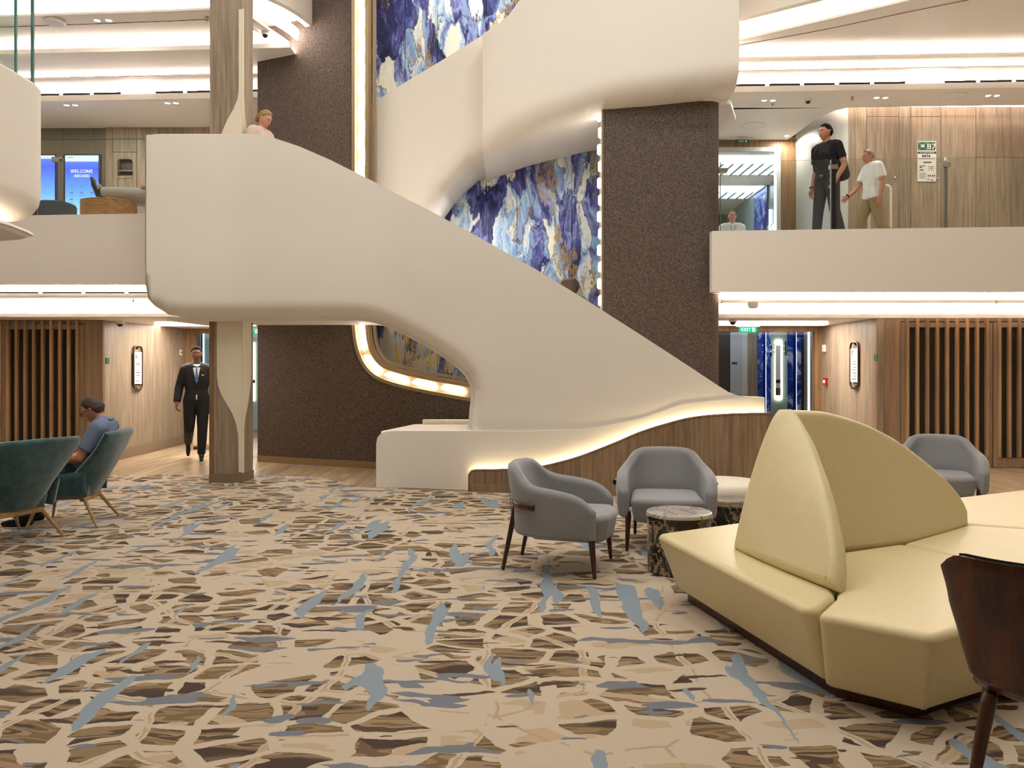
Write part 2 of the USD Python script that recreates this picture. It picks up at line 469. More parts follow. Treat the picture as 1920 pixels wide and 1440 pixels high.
# blue and gold poured-ink artwork
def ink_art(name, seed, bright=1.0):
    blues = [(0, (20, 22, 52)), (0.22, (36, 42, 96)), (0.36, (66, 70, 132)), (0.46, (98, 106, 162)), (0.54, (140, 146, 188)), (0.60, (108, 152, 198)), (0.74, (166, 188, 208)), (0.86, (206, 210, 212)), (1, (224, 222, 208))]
    mat(name, {"g": ("geometry", {}), "m": ("mapping", {"scale": (1.9, 1.0, 0.72), "location": (seed, seed * 0.7, 0)}),
               "w": ("noise_texture", {"scale": 1.6, "detail": 4, "roughness": 0.6}), "wc": ("vector_math", {"math_type": "multiply_add", "vector2": (0.85, 0.3, 1.1)}),
               "n": ("noise_texture", {"scale": 1.5, "detail": 7, "roughness": 0.62, "distortion": 1.6}),
               "vo": ("voronoi_texture", {"feature": "distance_to_edge", "scale": 2.1, "randomness": 1.0}),
               "vf": ("voronoi_texture", {"feature": "f1", "scale": 2.1}),
               "sep": ("separate_color", {}),
               "tone": ("math", {"math_type": "multiply_add", "value2": 0.38, "value3": -0.19}), "sum": ("math", {"math_type": "add"}),
               "stretch": ("map_range", {"from_min": 0.24, "from_max": 0.69, "clamp": True}),
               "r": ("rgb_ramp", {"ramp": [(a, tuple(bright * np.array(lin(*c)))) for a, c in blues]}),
               "edge": ("map_range", {"from_min": 0.0, "from_max": 0.035, "to_min": 0.8, "to_max": 0.0, "clamp": True}),
               "dk": ("mix_color", {"blend_type": "mix", "b": lin(26, 26, 70)}),
               "gn": ("noise_texture", {"scale": 0.62, "detail": 5, "roughness": 0.62, "distortion": 1.2}),
               "gm": ("map_range", {"from_min": 0.535, "from_max": 0.575, "clamp": True}),
               "gf": ("noise_texture", {"scale": 8.0, "detail": 5, "roughness": 0.7, "distortion": 2.0}), "gfm": ("map_range", {"from_min": 0.44, "from_max": 0.58, "clamp": True}),
               "gg": ("math", {"math_type": "multiply"}),
               "gold": ("mix_color", {"blend_type": "mix", "b": lin(156, 128, 52)}),
               "p": ("principled_bsdf", {"roughness": 0.5, "specular_ior_level": 0.3})},
        [("g.position", "m.vector"), ("m.vector", "w.vector"), ("w.color", "wc.vector1"), ("m.vector", "wc.vector3"), ("wc.vector", "n.vector"), ("wc.vector", "vo.vector"), ("wc.vector", "vf.vector"),
         ("vf.color", "sep.color"), ("sep.r", "tone.value1"), ("n.fac", "sum.value1"), ("tone.value", "sum.value2"), ("sum.value", "stretch.value"), ("stretch.result", "r.fac"),
         ("vo.distance", "edge.value"), ("edge.result", "dk.fac"), ("r.color", "dk.a"),
         ("wc.vector", "gn.vector"), ("gn.fac", "gm.value"), ("m.vector", "gf.vector"), ("gf.fac", "gfm.value"), ("gm.result", "gg.value1"), ("gfm.result", "gg.value2"), ("gg.value", "gold.fac"), ("dk.result", "gold.a"),
         ("gold.result", "p.base_color")])
ink_art("ink_art", 3.3)
ink_art("ink_art_b", 3.3)
ink_art("ink_art_dark", 5.2, 0.35)  # lower panels: darker print, also dimmed to stand in for shade there

def marble(name, ground, vein, scale, rough=0.12):
    mat(name, {"g": ("texture_coordinate", {}), "n": ("noise_texture", {"scale": scale, "detail": 8, "roughness": 0.6, "distortion": 2.2}),
               "a": ("math", {"math_type": "subtract", "value2": 0.5}), "b": ("math", {"math_type": "absolute"}),
               "r": ("rgb_ramp", {"ramp": [(0, lin(*vein)), (0.004, lin(*vein)), (0.022, lin(*ground)), (1, lin(*ground))]}),
               "n2": ("noise_texture", {"scale": scale * 3, "detail": 6}), "bw": ("map_range", {"from_min": 0.3, "from_max": 0.7, "to_min": 0.5, "to_max": 1.0}), "cb": ("combine_color", {}), "mx": ("mix_color", {"blend_type": "multiply", "fac": 0.6}),
               "p": ("principled_bsdf", {"roughness": rough, "coat_weight": 0.4})},
        [("g.object", "n.vector"), ("g.object", "n2.vector"), ("n.fac", "a.value1"), ("a.value", "b.value1"), ("b.value", "r.fac"), ("r.color", "mx.a"), ("n2.fac", "bw.value"), ("bw.result", "cb.r"), ("bw.result", "cb.g"), ("bw.result", "cb.b"), ("cb.color", "mx.b"), ("mx.result", "p.base_color")])
marble("dark_marble", (46, 38, 32), (190, 168, 132), 2.6)
marble("top_marble", (214, 208, 194), (92, 88, 82), 3.0, 0.06)

mat("pane_glass", {"f": ("fresnel", {"IOR": 1.5}), "t": ("transparent_bsdf", {"color": (0.94, 0.97, 0.96)}), "g": ("glossy_bsdf", {"color": (1, 1, 1), "roughness": 0.0}), "m": ("mix_closure", {})},
    [("f.fac", "m.fac"), ("t.BSDF", "m.closure1"), ("g.BSDF", "m.closure2")], surface="m.closure")
plain("glass_edge", (70, 130, 122), 0.1, coat=0.5)

# screen: blue gradient that it shows
mat("screen_blue", {"g": ("geometry", {}), "s": ("separate_xyz", {}), "v": ("map_range", {"from_min": 3.40, "from_max": 5.065, "clamp": True}),
                    "r": ("rgb_ramp", {"ramp": [(0, lin(150, 210, 250)), (0.45, lin(130, 190, 250)), (0.6, lin(96, 150, 246)), (0.85, lin(66, 90, 226)), (0.93, lin(84, 110, 235)), (0.94, lin(190, 220, 250)), (1, lin(190, 220, 250))]}),
                    "e": ("emission", {"strength": 1.35})},
    [("g.position", "s.vector"), ("s.z", "v.value"), ("v.result", "r.fac"), ("r.color", "e.color")], surface="e.emission")
emit("screen_text", (235, 244, 255), 1.1)
emit("screen_icon", (110, 150, 205), 0.8)

# blue veined stone wall panels in the lift lobby
mat("blue_panel", {"g": ("geometry", {}), "n": ("noise_texture", {"scale": 2.2, "detail": 8, "roughness": 0.7, "distortion": 1.5}),
                   "r": ("rgb_ramp", {"ramp": [(0, lin(10, 20, 80)), (0.42, lin(28, 56, 150)), (0.52, lin(60, 96, 180)), (0.60, lin(190, 205, 225)), (1, lin(225, 230, 235))]}),
                   "p": ("principled_bsdf", {"roughness": 0.2})}, [("g.position", "n.vector"), ("n.fac", "r.fac"), ("r.color", "p.base_color")])
plain("deep_blue", (14, 26, 120), 0.25)
plain("glass_green_wall", (150, 172, 166), 0.2)

# people
for nm, c, r in (("skin_a", (190, 132, 104), 0.5), ("skin_b", (124, 80, 58), 0.5), ("skin_c", (204, 152, 124), 0.5), ("suit_black", (17, 17, 20), 0.75), ("shirt_white", (232, 232, 230), 0.8),
                 ("tie_blue", (74, 108, 170), 0.5), ("tee_black", (14, 14, 20), 0.85), ("trousers_navy", (36, 36, 48), 0.8), ("khaki", (150, 130, 92), 0.85), ("grey_pants", (176, 172, 162), 0.85),
                 ("hair_black", (9, 8, 8), 0.98), ("hair_brown", (62, 42, 30), 0.6), ("hair_grey", (112, 104, 98), 0.6), ("hair_blond", (150, 118, 78), 0.55), ("lip", (140, 74, 64), 0.5),
                 ("shoe_black", (10, 10, 11), 0.25), ("eye_white", (222, 216, 208), 0.3), ("iris", (40, 28, 20), 0.2), ("teal_top", (0, 120, 100), 0.8), ("pink_top", (214, 190, 180), 0.8),
                 ("badge_gold", (214, 190, 130), 0.3), ("backpack_black", (12, 12, 14), 0.8), ("denim", (60, 70, 90), 0.85)):
    plain(nm, c, r)
speckled("shirt_chambray", (96, 112, 142), (122, 138, 166), 220, 0.9, 0.1, dist=0.002)

# carpet: beige ground, cells of brown streaks between pale lines, slate-blue drips
def carpet_material():
    N, L = {}, []
    def node(k, t, **kw): N[k] = (t, kw)
    node("g", "geometry")
    node("wn", "noise_texture", scale=2.3, detail=2.0)
    node("ws", "vector_math", math_type="multiply_add", vector2=(0.16, 0.16, 0.0))
    node("wn2", "noise_texture", scale=14.0, detail=2.0)
    node("ws2", "vector_math", math_type="multiply_add", vector2=(0.030, 0.030, 0.0))
    L += [("g.position", "wn.vector"), ("wn.color", "ws.vector1"), ("g.position", "ws.vector3"), ("g.position", "wn2.vector"), ("wn2.color", "ws2.vector1"), ("ws.vector", "ws2.vector3")]
    # cell network
    node("m1", "mapping", scale=(0.92, 1.22, 0.0))
    node("ve", "voronoi_texture", dimensions="2D", feature="distance_to_edge", scale=3.9, randomness=0.85)
    node("vc", "voronoi_texture", dimensions="2D", feature="f1", scale=3.9, randomness=0.85)
    node("sc", "separate_color")
    L += [("ws2.vector", "m1.vector"), ("m1.vector", "ve.vector"), ("m1.vector", "vc.vector"), ("vc.color", "sc.color")]
    # second, finer diagonal cuts
    node("m2", "mapping", scale=(1.0, 0.8, 0.0), rotation=(0, 0, 0.6), location=(3.1, 1.7, 0))
    node("ve2", "voronoi_texture", dimensions="2D", feature="distance_to_edge", scale=1.9, randomness=1.0)
    L += [("ws2.vector", "m2.vector"), ("m2.vector", "ve2.vector")]
    # density zones
    node("zn", "noise_texture", scale=0.75, detail=2.0)
    node("zm", "map_range", from_min=0.40, from_max=0.56, to_min=-0.25, to_max=0.42)
    node("lt", "math", math_type="less_than")                     # cell random < density -> brown cell
    L += [("g.position", "zn.vector"), ("zn.fac", "zm.value"), ("zm.result", "ad.value1"), ("sc.r", "lt.value1"), ("ad.value", "lt.value2")]
    node("ad", "math", math_type="add", value2=0.45)
    # line width varies
    node("ln", "noise_texture", scale=1.3, detail=1.0)
    node("lw", "map_range", from_min=0.3, from_max=0.7, to_min=0.06, to_max=0.16)
    node("in1", "math", math_type="greater_than")
    node("in2", "math", math_type="greater_than", value2=0.04)
    node("inn", "math", math_type="multiply")
    node("bm", "math", math_type="multiply")
    L += [("g.position", "ln.vector"), ("ln.fac", "lw.value"), ("ve.distance", "in1.value1"), ("lw.result", "in1.value2"), ("ve2.distance", "in2.value1"), ("in1.value", "inn.value1"), ("in2.value", "inn.value2"), ("inn.value", "bm.value1"), ("lt.value", "bm0.value1"), ("el.value", "bm0.value2"), ("bm0.value", "bm.value2"), ("so.vector", "ew.vector"), ("ew.vector", "en.vector"), ("en.fac", "el.value1")]
    node("ew", "mapping", scale=(1.0, 0.42, 1.0), location=(4, 1, 0)); node("en", "noise_texture", scale=1.4, detail=1.0); node("el", "math", math_type="greater_than", value2=0.37); node("bm0", "math", math_type="multiply")
    # streaks inside the cells, running across (x)
    node("so", "vector_math", math_type="multiply_add", vector2=(7.0, 7.0, 0))
    node("sm", "mapping", scale=(1.5, 8.5, 1.0))
    node("sn", "noise_texture", scale=1.0, detail=1.3, roughness=0.5)
    node("sr", "rgb_ramp", interpolate=False, ramp=[(0, lin(66, 50, 38)), (0.41, lin(66, 50, 38)), (0.415, lin(104, 84, 60)), (0.46, lin(140, 116, 84)), (0.50, lin(114, 94, 60)), (0.545, lin(150, 126, 96)), (0.59, lin(82, 64, 47)), (0.64, lin(134, 112, 80)), (1, lin(134, 112, 80))])
    L += [("vc.color", "so.vector1"), ("ws2.vector", "sm.vector"), ("sm.vector", "so.vector3"), ("so.vector", "sn.vector"), ("sn.fac", "sr.fac")]
    # ground: two beiges
    node("gn", "noise_texture", scale=1.7, detail=3.0)
    node("gr", "rgb_ramp", interpolate=False, ramp=[(0, lin(190, 175, 154)), (0.54, lin(190, 175, 154)), (0.545, lin(180, 159, 130)), (1, lin(180, 159, 130))])
    node("gp", "mapping", scale=(0.8, 2.2, 1))
    L += [("ws2.vector", "gp.vector"), ("gp.vector", "gn.vector"), ("gn.fac", "gr.fac")]
    # tan lines on bare ground
    node("tl", "math", math_type="less_than", value2=0.013)
    node("tm", "mix_color", blend_type="mix", b=lin(174, 152, 121))
    L += [("ve2.distance", "tl.value1"), ("tl.value", "tm.fac"), ("gr.color", "tm.a")]
    # pale lines round brown cells
    node("pl", "math", math_type="less_than")
    node("plw", "math", math_type="multiply", value2=1.0)
    node("pm", "mix_color", blend_type="mix", b=lin(190, 175, 154))
    L += [("ve.distance", "pl.value1"), ("lw.result", "pl.value2"), ("pl.value", "plw.value1"), ("plw.value", "pm.fac"), ("tm.result", "pm.a")]
    node("c1", "mix_color", blend_type="mix")
    L += [("bm.value", "c1.fac"), ("pm.result", "c1.a"), ("sr.color", "c1.b")]
    # dark slivers on the ground
    node("km", "mapping", scale=(2.6, 11.0, 1)); node("kn", "noise_texture", scale=1.0, detail=1.5)
    node("kt", "math", math_type="greater_than", value2=0.675); node("k1", "mix_color", blend_type="mix", b=lin(78, 59, 44))
    L += [("ws2.vector", "km.vector"), ("km.vector", "kn.vector"), ("kn.fac", "kt.value1"), ("kt.value", "k1.fac"), ("c1.result", "k1.a")]
    # blue blots, across and along
    node("bh", "mapping", scale=(2.0, 6.5, 1), location=(5, 2, 0)); node("bn", "noise_texture", scale=1.0, detail=2.0, roughness=0.5); node("bt", "math", math_type="greater_than", value2=0.62)
    node("b1", "mix_color", blend_type="mix", b=lin(112, 117, 126))
    L += [("ws2.vector", "bh.vector"), ("bh.vector", "bn.vector"), ("bn.fac", "bt.value1"), ("bt.value", "b1.fac"), ("k1.result", "b1.a")]
    node("bv", "mapping", scale=(6.8, 0.85, 1), location=(1, 8, 0)); node("bn2", "noise_texture", scale=1.0, detail=1.2, roughness=0.4); node("bt2", "math", math_type="greater_than", value2=0.648)
    node("b2", "mix_color", blend_type="mix", b=lin(132, 146, 156))
    L += [("ws2.vector", "bv.vector"), ("bv.vector", "bn2.vector"), ("bn2.fac", "bt2.value1"), ("bt2.value", "b2.fac"), ("b1.result", "b2.a")]
    # pile
    node("fn", "noise_texture", scale=420.0, detail=1.0); node("fb", "bump", strength=0.25, distance=0.004)
    node("fm", "map_range", from_min=0.2, from_max=0.8, to_min=0.88, to_max=1.10); node("hv", "hsv")
    L += [("g.position", "fn.vector"), ("fn.fac", "fb.height"), ("fn.fac", "fm.value"), ("fm.result", "hv.value"), ("b2.result", "hv.color")]
    node("p", "principled_bsdf", roughness=0.95, sheen_weight=0.1, specular_ior_level=0.2)
    L += [("hv.color", "p.base_color"), ("fb.normal", "p.normal")]
    mat("carpet", N, L)
carpet_material()
# ------------------------------------------------------------------ floors
Z2, CZ1, CZ2 = 3.25, 2.13, 5.757        # deck 2 floor, deck 1 ceiling, deck 2 ceiling
fl = Thing("floor", "pale oak plank floor in the aisles behind the carpet", "floor", (0, 0, 0), kind="structure")
fl.W("subfloor", box(-9.5, 9.5, -3.5, 24.5, -0.12, -0.004), "baseboard", smooth=False)
def planks(x0, x1, y0, y1, w=0.15, l=1.9):
    k = 0; x = x0
    while x < x1:
        y = y0 - (k * 0.71 % l)
        while y < y1:
            a, b = max(y, y0), min(y + l, y1)
            if b - a > 0.05:
                fl.W("plank", box(x + 0.0015, x + w - 0.0015, a + 0.0015, b - 0.0015, -0.004, 0.004), "plank", smooth=False)
            y += l
        x += w; k += 1
planks(-6.3, -1.4, 9.7, 16.4)
planks(3.9, 8.4, 7.4, 12.2, 0.18)
carpet_edge = [(-9, -3), (-9, 11.0), (-4.4, 11.02), (-3.0, 10.95), (-2.45, 10.75), (-2.05, 10.25), (-1.75, 9.9), (-1.2, 9.75), (-0.5, 9.58), (1.1, 9.28), (2.9, 8.96), (3.9, 8.6), (4.4, 7.9), (5.2, 7.5), (9, 7.2), (9, -3)]
obj("carpet", prism(sg.Polygon(carpet_edge), 0.004, 0.012), "carpet", "beige patterned carpet with brown streaked cells and slate-blue drips", "carpet", smooth=False)

# ------------------------------------------------------------------ outer shell
struct("wall_rear", box(-9.5, 9.5, -3.6, -3.4, 0, 9), "plain_wall", "plain beige wall closing the atrium behind the viewer", smooth=False)
struct("wall_far_left", box(-9.7, -9.5, -3.5, 24.5, 0, 9), "plain_wall", "plain beige side wall beyond the left seating", smooth=False)
struct("wall_far_right", box(9.5, 9.7, -3.5, 24.5, 0, 9), "plain_wall", "plain beige side wall beyond the right seating", smooth=False)
struct("wall_end", box(-9.5, 9.5, 24.5, 24.7, 0, 9), "plain_wall", "plain end wall closing the lift lobbies", smooth=False)
struct("ceiling", box(-9.7, 9.7, -3.6, 24.7, 8.9, 9.0), "ceiling_paint", "high white ceiling over the atrium void", "ceiling", smooth=False)
struct("ceiling", prism([(-9.5, -3.4), (9.5, -3.4), (9.5, 0.6), (-9.5, 0.6)], 2.45, 3.3), "white_paint", "white underside of the deck above the entrance side", "ceiling", smooth=False)

# ------------------------------------------------------------------ deck 1 ceilings: two stepped rafts with light coves on each side
def rafts1(side, x0, x1, Yl1, Yl2, zl1, zl2, end):
    struct("ceiling", box(x0, x1, Yl1 - 0.09, Yl2 + 3, 2.50, 2.60), "ceiling_paint", "white cove ceiling hidden above the lower %s raft" % side, "ceiling", smooth=False)
    struct("ceiling", cat(box(x0, x1, Yl1, Yl1 + 0.05, zl1[0], zl1[1], 0.008), box(x0, x1, Yl1 + 0.05, Yl2 + 2.4, zl1[0], zl1[0] + 0.02)), "ceiling_paint", "upper lit raft of the lower ceiling on the %s" % side, "ceiling")
    struct("ceiling", cat(box(x0, x1, Yl2, Yl2 + 0.05, zl2[0], zl2[1], 0.008), box(x0, x1, Yl2 + 0.05, end, zl2[0], zl2[0] + 0.02)), "ceiling_paint", "lower raft of the ceiling over the %s aisle" % side, "ceiling")
    obj("cove_light", box(x0, x1, Yl1 + 0.12, Yl1 + 1.3, zl1[0] + 0.022, zl1[0] + 0.026), "led", "light panel hidden in the upper cove of the lower %s ceiling" % side, "cove light", group="hidden cove lights", smooth=False)
    obj("cove_light", box(x0, x1, Yl2 + 0.12, Yl2 + 2.2, zl2[0] + 0.022, zl2[0] + 0.026), "led", "light panel hidden in the lower cove of the lower %s ceiling" % side, "cove light", group="hidden cove lights", smooth=False)
rafts1("left", -9.4, -2.05, 10.62, 11.55, (2.336, 2.385), (CZ1, 2.19), 16.6)
rafts1("right", 2.885, 9.4, 11.45, 11.82, (2.326, 2.372), (CZ1, 2.196), 17.2)
gdl = Thing("air_diffuser", "dark broken line of air slots in the lower left cove", "air diffuser", (-9.3, 10.62, 2.386))
for q in range(13):
    if -9.3 + .55 * q < -3.0: gdl.W("slot", box(-9.3 + .55 * q, -8.80 + .55 * q, 10.626, 10.65, 2.3855, 2.402), "black_plastic", smooth=False)
# luminous ceiling panels over the two lower doorways
def slot(px0, px1, z, Y0, Y1):
    a = [((px0 - CX) / FPX * Y0, Y0), ((px1 - CX) / FPX * Y0, Y0), ((px1 - CX) / FPX * Y1, Y1), ((px0 - CX) / FPX * Y1, Y1)]
    return sg.Polygon(a).buffer(-0.15).buffer(0.15, 8)
obj("ceiling_light", prism(slot(290, 480, CZ1, 12.75, 14.3), CZ1 - 0.006, CZ1 - 0.001), "led_soft", "glowing oval ceiling panel over the lower left doorway", "ceiling light", smooth=False)
obj("ceiling_light", prism(slot(1325, 1552, CZ1, 12.5, 14.0), CZ1 - 0.006, CZ1 - 0.001), "led_soft", "glowing oval ceiling panel over the lower right doorway", "ceiling light", smooth=False)

# ------------------------------------------------------------------ lower walls
XL, XR = -6.03, 5.17
# left: slatted door wall (frontal), wood side wall running back, door wall
def wallbox(x0, x1, y0, y1, z0, z1): return box(x0, x1, y0, y1, z0, z1)
wl = Thing("wall_left", "grey-brown veneered wall along the lower left aisle", "wall", (XL, 12.3, 0), kind="structure")
YLs = [12.3, 13.25, 14.3, 15.4]
for a, b in zip(YLs[:-1], YLs[1:]):
    wl.W("wall_panel", box(XL - 0.1, XL, a + 0.002, b - 0.002, 0.16, CZ1), "wood_wall", smooth=False)
wl.W("baseboard", box(XL - 0.1, XL + 0.012, 12.3, 15.4, 0, 0.155, 0.004), "baseboard")
struct("wall_back_left", cat(box(-6.05, -5.85, 15.4, 15.5, 0, CZ1), box(-5.85, -3.0, 15.4, 15.5, 2.04, CZ1)), "wood_dark_trim", "brown veneered lintel and jamb round the lower left doorway", smooth=False)
wr = Thing("wall_right", "grey-brown veneered wall along the lower right aisle", "wall", (XR, 11.8, 0), kind="structure")
def skew_panel(x0, y0, x1, y1, z0, z1, t=0.1):
    return prism([(x0, y0), (x1, y1), (x1 + t, y1), (x0 + t, y0)], z0, z1)
RW = [(5.17, 11.8), (5.23, 12.6), (5.31, 13.5), (5.40, 14.5)]
for (xa, ya), (xb, yb) in zip(RW[:-1], RW[1:]):
    wr.W("wall_panel", skew_panel(xa, ya + 0.002, xb, yb - 0.002, 0.16, CZ1), "wood_wall", smooth=False)
wr.W("baseboard", skew_panel(5.16, 11.8, 5.39, 14.5, 0, 0.155, 0.1), "baseboard", smooth=False)
struct("wall_back_right", cat(box(5.28, 5.42, 14.5, 14.62, 0, CZ1), box(2.4, 5.28, 14.5, 14.62, 2.05, CZ1)), "wood_dark_trim", "brown veneered lintel and jamb round the lower right doorway", smooth=False)

# slatted sliding doors
def slat_door(name_label, x_edges, Y, slat_x, ztop, zbot, thing="slatted_door"):
    x0, x1 = x_edges
    t = Thing(thing, name_label, "door", (x0, Y, 0), group="slatted wooden doors")
    st = 0.075
    t.W("stile", box(x0 + 0.003, x0 + st, Y - 0.04, Y + 0.02, 0.01, ztop, 0.003), "wood_frame")
    t.W("stile", box(x1 - st, x1 - 0.003, Y - 0.04, Y + 0.02, 0.01, ztop, 0.003), "wood_frame")
    t.W("top_rail", box(x0 + st, x1 - st, Y - 0.04, Y + 0.02, ztop - 0.07, ztop, 0.003), "wood_frame")
    t.W("bottom_rail", box(x0 + st, x1 - st, Y - 0.04, Y + 0.02, 0.01, zbot, 0.003), "wood_frame")
    t.W("mesh_panel", box(x0 + st, x1 - st, Y + 0.0, Y + 0.01, zbot, ztop - 0.07), "woven_mesh", smooth=False, label="dark woven infill behind the slats")
    for x in slat_x:
        t.W("slat", box(x - 0.021, x + 0.021, Y - 0.06, Y - 0.001, zbot + 0.005, ztop + 0.06, 0.004), "wood_slat")
    return t
YR = 11.85
xr = lambda px: (px - CX) / FPX * YR
struct("wall_slats_right", cat(box(XR, xr(1687), YR - 0.02, YR + 0.1, 0, CZ1), box(xr(1687), 9.4, YR - 0.02, YR + 0.1, 2.09, CZ1), box(xr(1858) + 1.32, 9.4, YR - 0.02, YR + 0.1, 0, 2.1)), "wood_frame", "brown veneered wall holding the right slatted doors", smooth=False)
slat_door("slatted wooden door beside the right wall, behind the sofa back", (xr(1687), xr(1858.5)), YR, [xr(1699 + 18.6 * k) for k in range(9)], 2.07, 0.145)
slat_door("slatted wooden door at the far right edge", (xr(1859.5), xr(1859.5) + 1.30), YR, [xr(1871 + 18.6 * k) for k in range(9)], 2.07, 0.145)
YL = 12.3
xl = lambda px: (px - CX) / FPX * YL
struct("wall_slats_left", cat(box(xl(160), XL - .004, YL - 0.02, YL + 0.1, 0, CZ1), box(-9.4, xl(160), YL - 0.02, YL + 0.1, 2.09, CZ1), box(-9.4, xl(-90), YL - 0.02, YL + 0.1, 0, 2.1)), "wood_frame", "brown veneered wall holding the left slatted doors", smooth=False)
slat_door("slatted wooden door behind the seated man's teal chair", (xl(5), xl(160)), YL, [xl(18 + 16.2 * k) for k in range(9)], 2.06, 0.145)
slat_door("slatted wooden door at the far left edge", (xl(-90), xl(4)), YL, [xl(-78 + 16.2 * k) for k in range(6)], 2.06, 0.145)

# ------------------------------------------------------------------ dark felt walls and the opening with the artwork
F_DARK = plan([(483, 12.58), (560, 12.25), (657, 11.9), (705, 11.74), (800, 11.6), (890, 11.5), (990, 11.42)])
open_px = [(659, 615), (660, 640), (664, 660), (673, 684), (690, 703), (715, 716), (760, 726), (820, 737), (890, 749), (990, 768)]
left_px = [(483, None), (483, -330), (657, -330)] + open_px + [(990, None)]
struct("wall_stair_left", sheet(left_px, F_DARK, 0.22, h=0.14), "dark_felt", "dark brown felt wall left of the stairs with a curved cut-out")
base = np.array([[x, float(F_DARK(x))] for x in np.linspace(onto(483, None, F_DARK)[0], onto(985, None, F_DARK)[0], 16)])
bb = np.array([[np.r_[base[:, 0]], base[:, 1] - 0.016, np.full(16, 0.0)], [base[:, 0], base[:, 1] - 0.016, np.full(16, 0.10)], [base[:, 0], base[:, 1] + 0.01, np.full(16, 0.10)], [base[:, 0], base[:, 1] + 0.01, np.full(16, 0.0)]]).transpose(0, 2, 1)
struct("baseboard_stair_left", loft(bb, close_u=True, caps=True), "bronze", "bronze skirting under the dark felt stair wall", "baseboard", smooth=False)
F_DR = plan([(1130, 11.45), (1350, 11.45)])
right_px = [(1131, None), (1131, 194), (1160, 184), (1220, 176), (1290, 169), (1325, 166), (1340, 170), (1348, 180), (1351, 196), (1351, None)]
struct("wall_stair_right", sheet(right_px, F_DR, 0.5, h=0.12, rounds=[([(1351, 196), (1351, 860)], 0.10), ([(1325, 166), (1340, 170), (1348, 180), (1351, 196)], 0.06)]), "dark_felt", "tall dark brown felt pier right of the stairs with a rounded corner")
struct("trim_1", tube([(onto(1130, p, F_DR)[0], 11.45, onto(1130, p, F_DR)[1]) for p in (192, 300, 500, 700)], 0.016), "bronze", "bronze edging on the dark felt pier", "trim")

# artwork on the wall at the back of the stair opening: tall panels
art = Thing("wall_art", "blue, violet and gold poured-ink artwork of tall panels behind the stairs", "artwork", (0, 13.6, 0))
ax = [-2.29, -1.75, -1.22, -0.42, 0.08, 0.98, 1.9]
for k in range(len(ax) - 1):
    art.W("art_panel", box(ax[k] + 0.003, ax[k + 1] - 0.003, 13.6, 13.64, 2.20, 8.0, 0.003), "ink_art", smooth=False)
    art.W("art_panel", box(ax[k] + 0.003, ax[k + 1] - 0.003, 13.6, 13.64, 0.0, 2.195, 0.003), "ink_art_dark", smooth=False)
struct("wall_art_backing", box(-2.42, 2.6, 13.66, 13.76, 0, 9), "dark_door", "dark backing wall behind the artwork", smooth=False)
struct("wall_shaft_left", box(-2.42, -2.30, 12.12, 13.7, 0, 9), "bronze", "bronze clad reveal on the left of the artwork", smooth=False)
struct("wall_shaft_right", box(2.42, 2.6, 11.97, 13.58, 0, 4.9), "dark_felt", "dark reveal on the right of the artwork", smooth=False)

# ------------------------------------------------------------------ glowing frame round the opening
fr = Thing("opening_frame", "bronze frame of glowing glass blocks round the stair opening", "light frame", (-2.1, 11.9, 0))
cpx = [(675, -330), (675, -100), (675, 300), (675, 600), (677, 630), (682, 655), (694, 680), (712, 697), (740, 708), (800, 722), (850, 731), (905, 741)]
cw = np.array([(lambda q: (q[0], float(F_DARK(q[0])), q[1]))(onto(a, b, F_DARK)) for a, b in cpx])
path = np.vstack([np.array([[cw[0, 0], cw[0, 1], z] for z in np.linspace(cw[0, 2], cw[3, 2], 12)[:-1]]), spline(cw[3:], 46)])
tan = np.gradient(path, axis=0); tan /= np.linalg.norm(tan, axis=1, keepdims=True)
side = np.cross(tan, [0, 1.0, 0]); side /= np.linalg.norm(side, axis=1, keepdims=True)
if side[0][0] > 0: side = -side     # towards the felt wall (outer side)
def offp(d, dy): return path + side * d + np.array([0, dy, 0])
def strip(d0, d1, y0, y1):
    return loft(np.array([offp(d0, y0), offp(d1, y0), offp(d1, y1), offp(d0, y1)]), close_u=True, caps=True)
fr.W("outer_rim", strip(0.115, 0.068, -0.03, 0.12), "bronze")
fr.W("inner_rim", strip(-0.072, -0.118, -0.01, 0.14), "bronze")
fr.W("inner_lip", strip(-0.150, -0.185, 0.16, 0.30), "bronze")
fr.W("backing", strip(0.07, -0.14, 0.12, 0.16), "bronze")
s_len = np.r_[0, np.cumsum(np.linalg.norm(np.diff(path, axis=0), axis=1))]
def at_s(s):
    p = np.array([np.interp(s, s_len, path[:, k]) for k in range(3)]); t = np.array([np.interp(s, s_len, tan[:, k]) for k in range(3)]); q = np.array([np.interp(s, s_len, side[:, k]) for k in range(3)])
    return p, t / np.linalg.norm(t), q / np.linalg.norm(q)
s, k = 1.9, 0
bend = s_len[11]
while s < s_len[-1] - 0.1:
    p, t, q = at_s(s)
    vert = s < bend + 0.1
    L = (0.105 if k % 2 else 0.135) if vert else 0.17
    cen = p + q * ((0.012 if k % 2 else -0.018) if vert else -0.005) + np.array([0, 0.03, 0])
    w = (0.030 if k % 2 else 0.042) if vert else 0.042
    pts = [cen + t * (L * a) + q * (w * b) + np.array([0, c, 0]) for a, b, c in
           ((-1, .55, -.02), (-1, -.25, .05), (-.75, -1, .03), (.55, -1, .02), (1, -.35, .05), (1, .9, -.02), (-.2, 1, .06), (.1, .7, -.04), (-.6, .2, -.045), (.6, -.2, -.045), (.9, .4, .05), (-.9, .4, .05))]
    fr.W("glass_block", trimesh.convex.convex_hull(np.array(pts)), "glow_block", smooth=False)
    s += (0.20 if vert else 0.42); k += 1
fg = Thing("light_garland", "column of glowing glass blocks along the hidden edge of the felt pier", "light garland", (1.25, 11.66, 1.9))
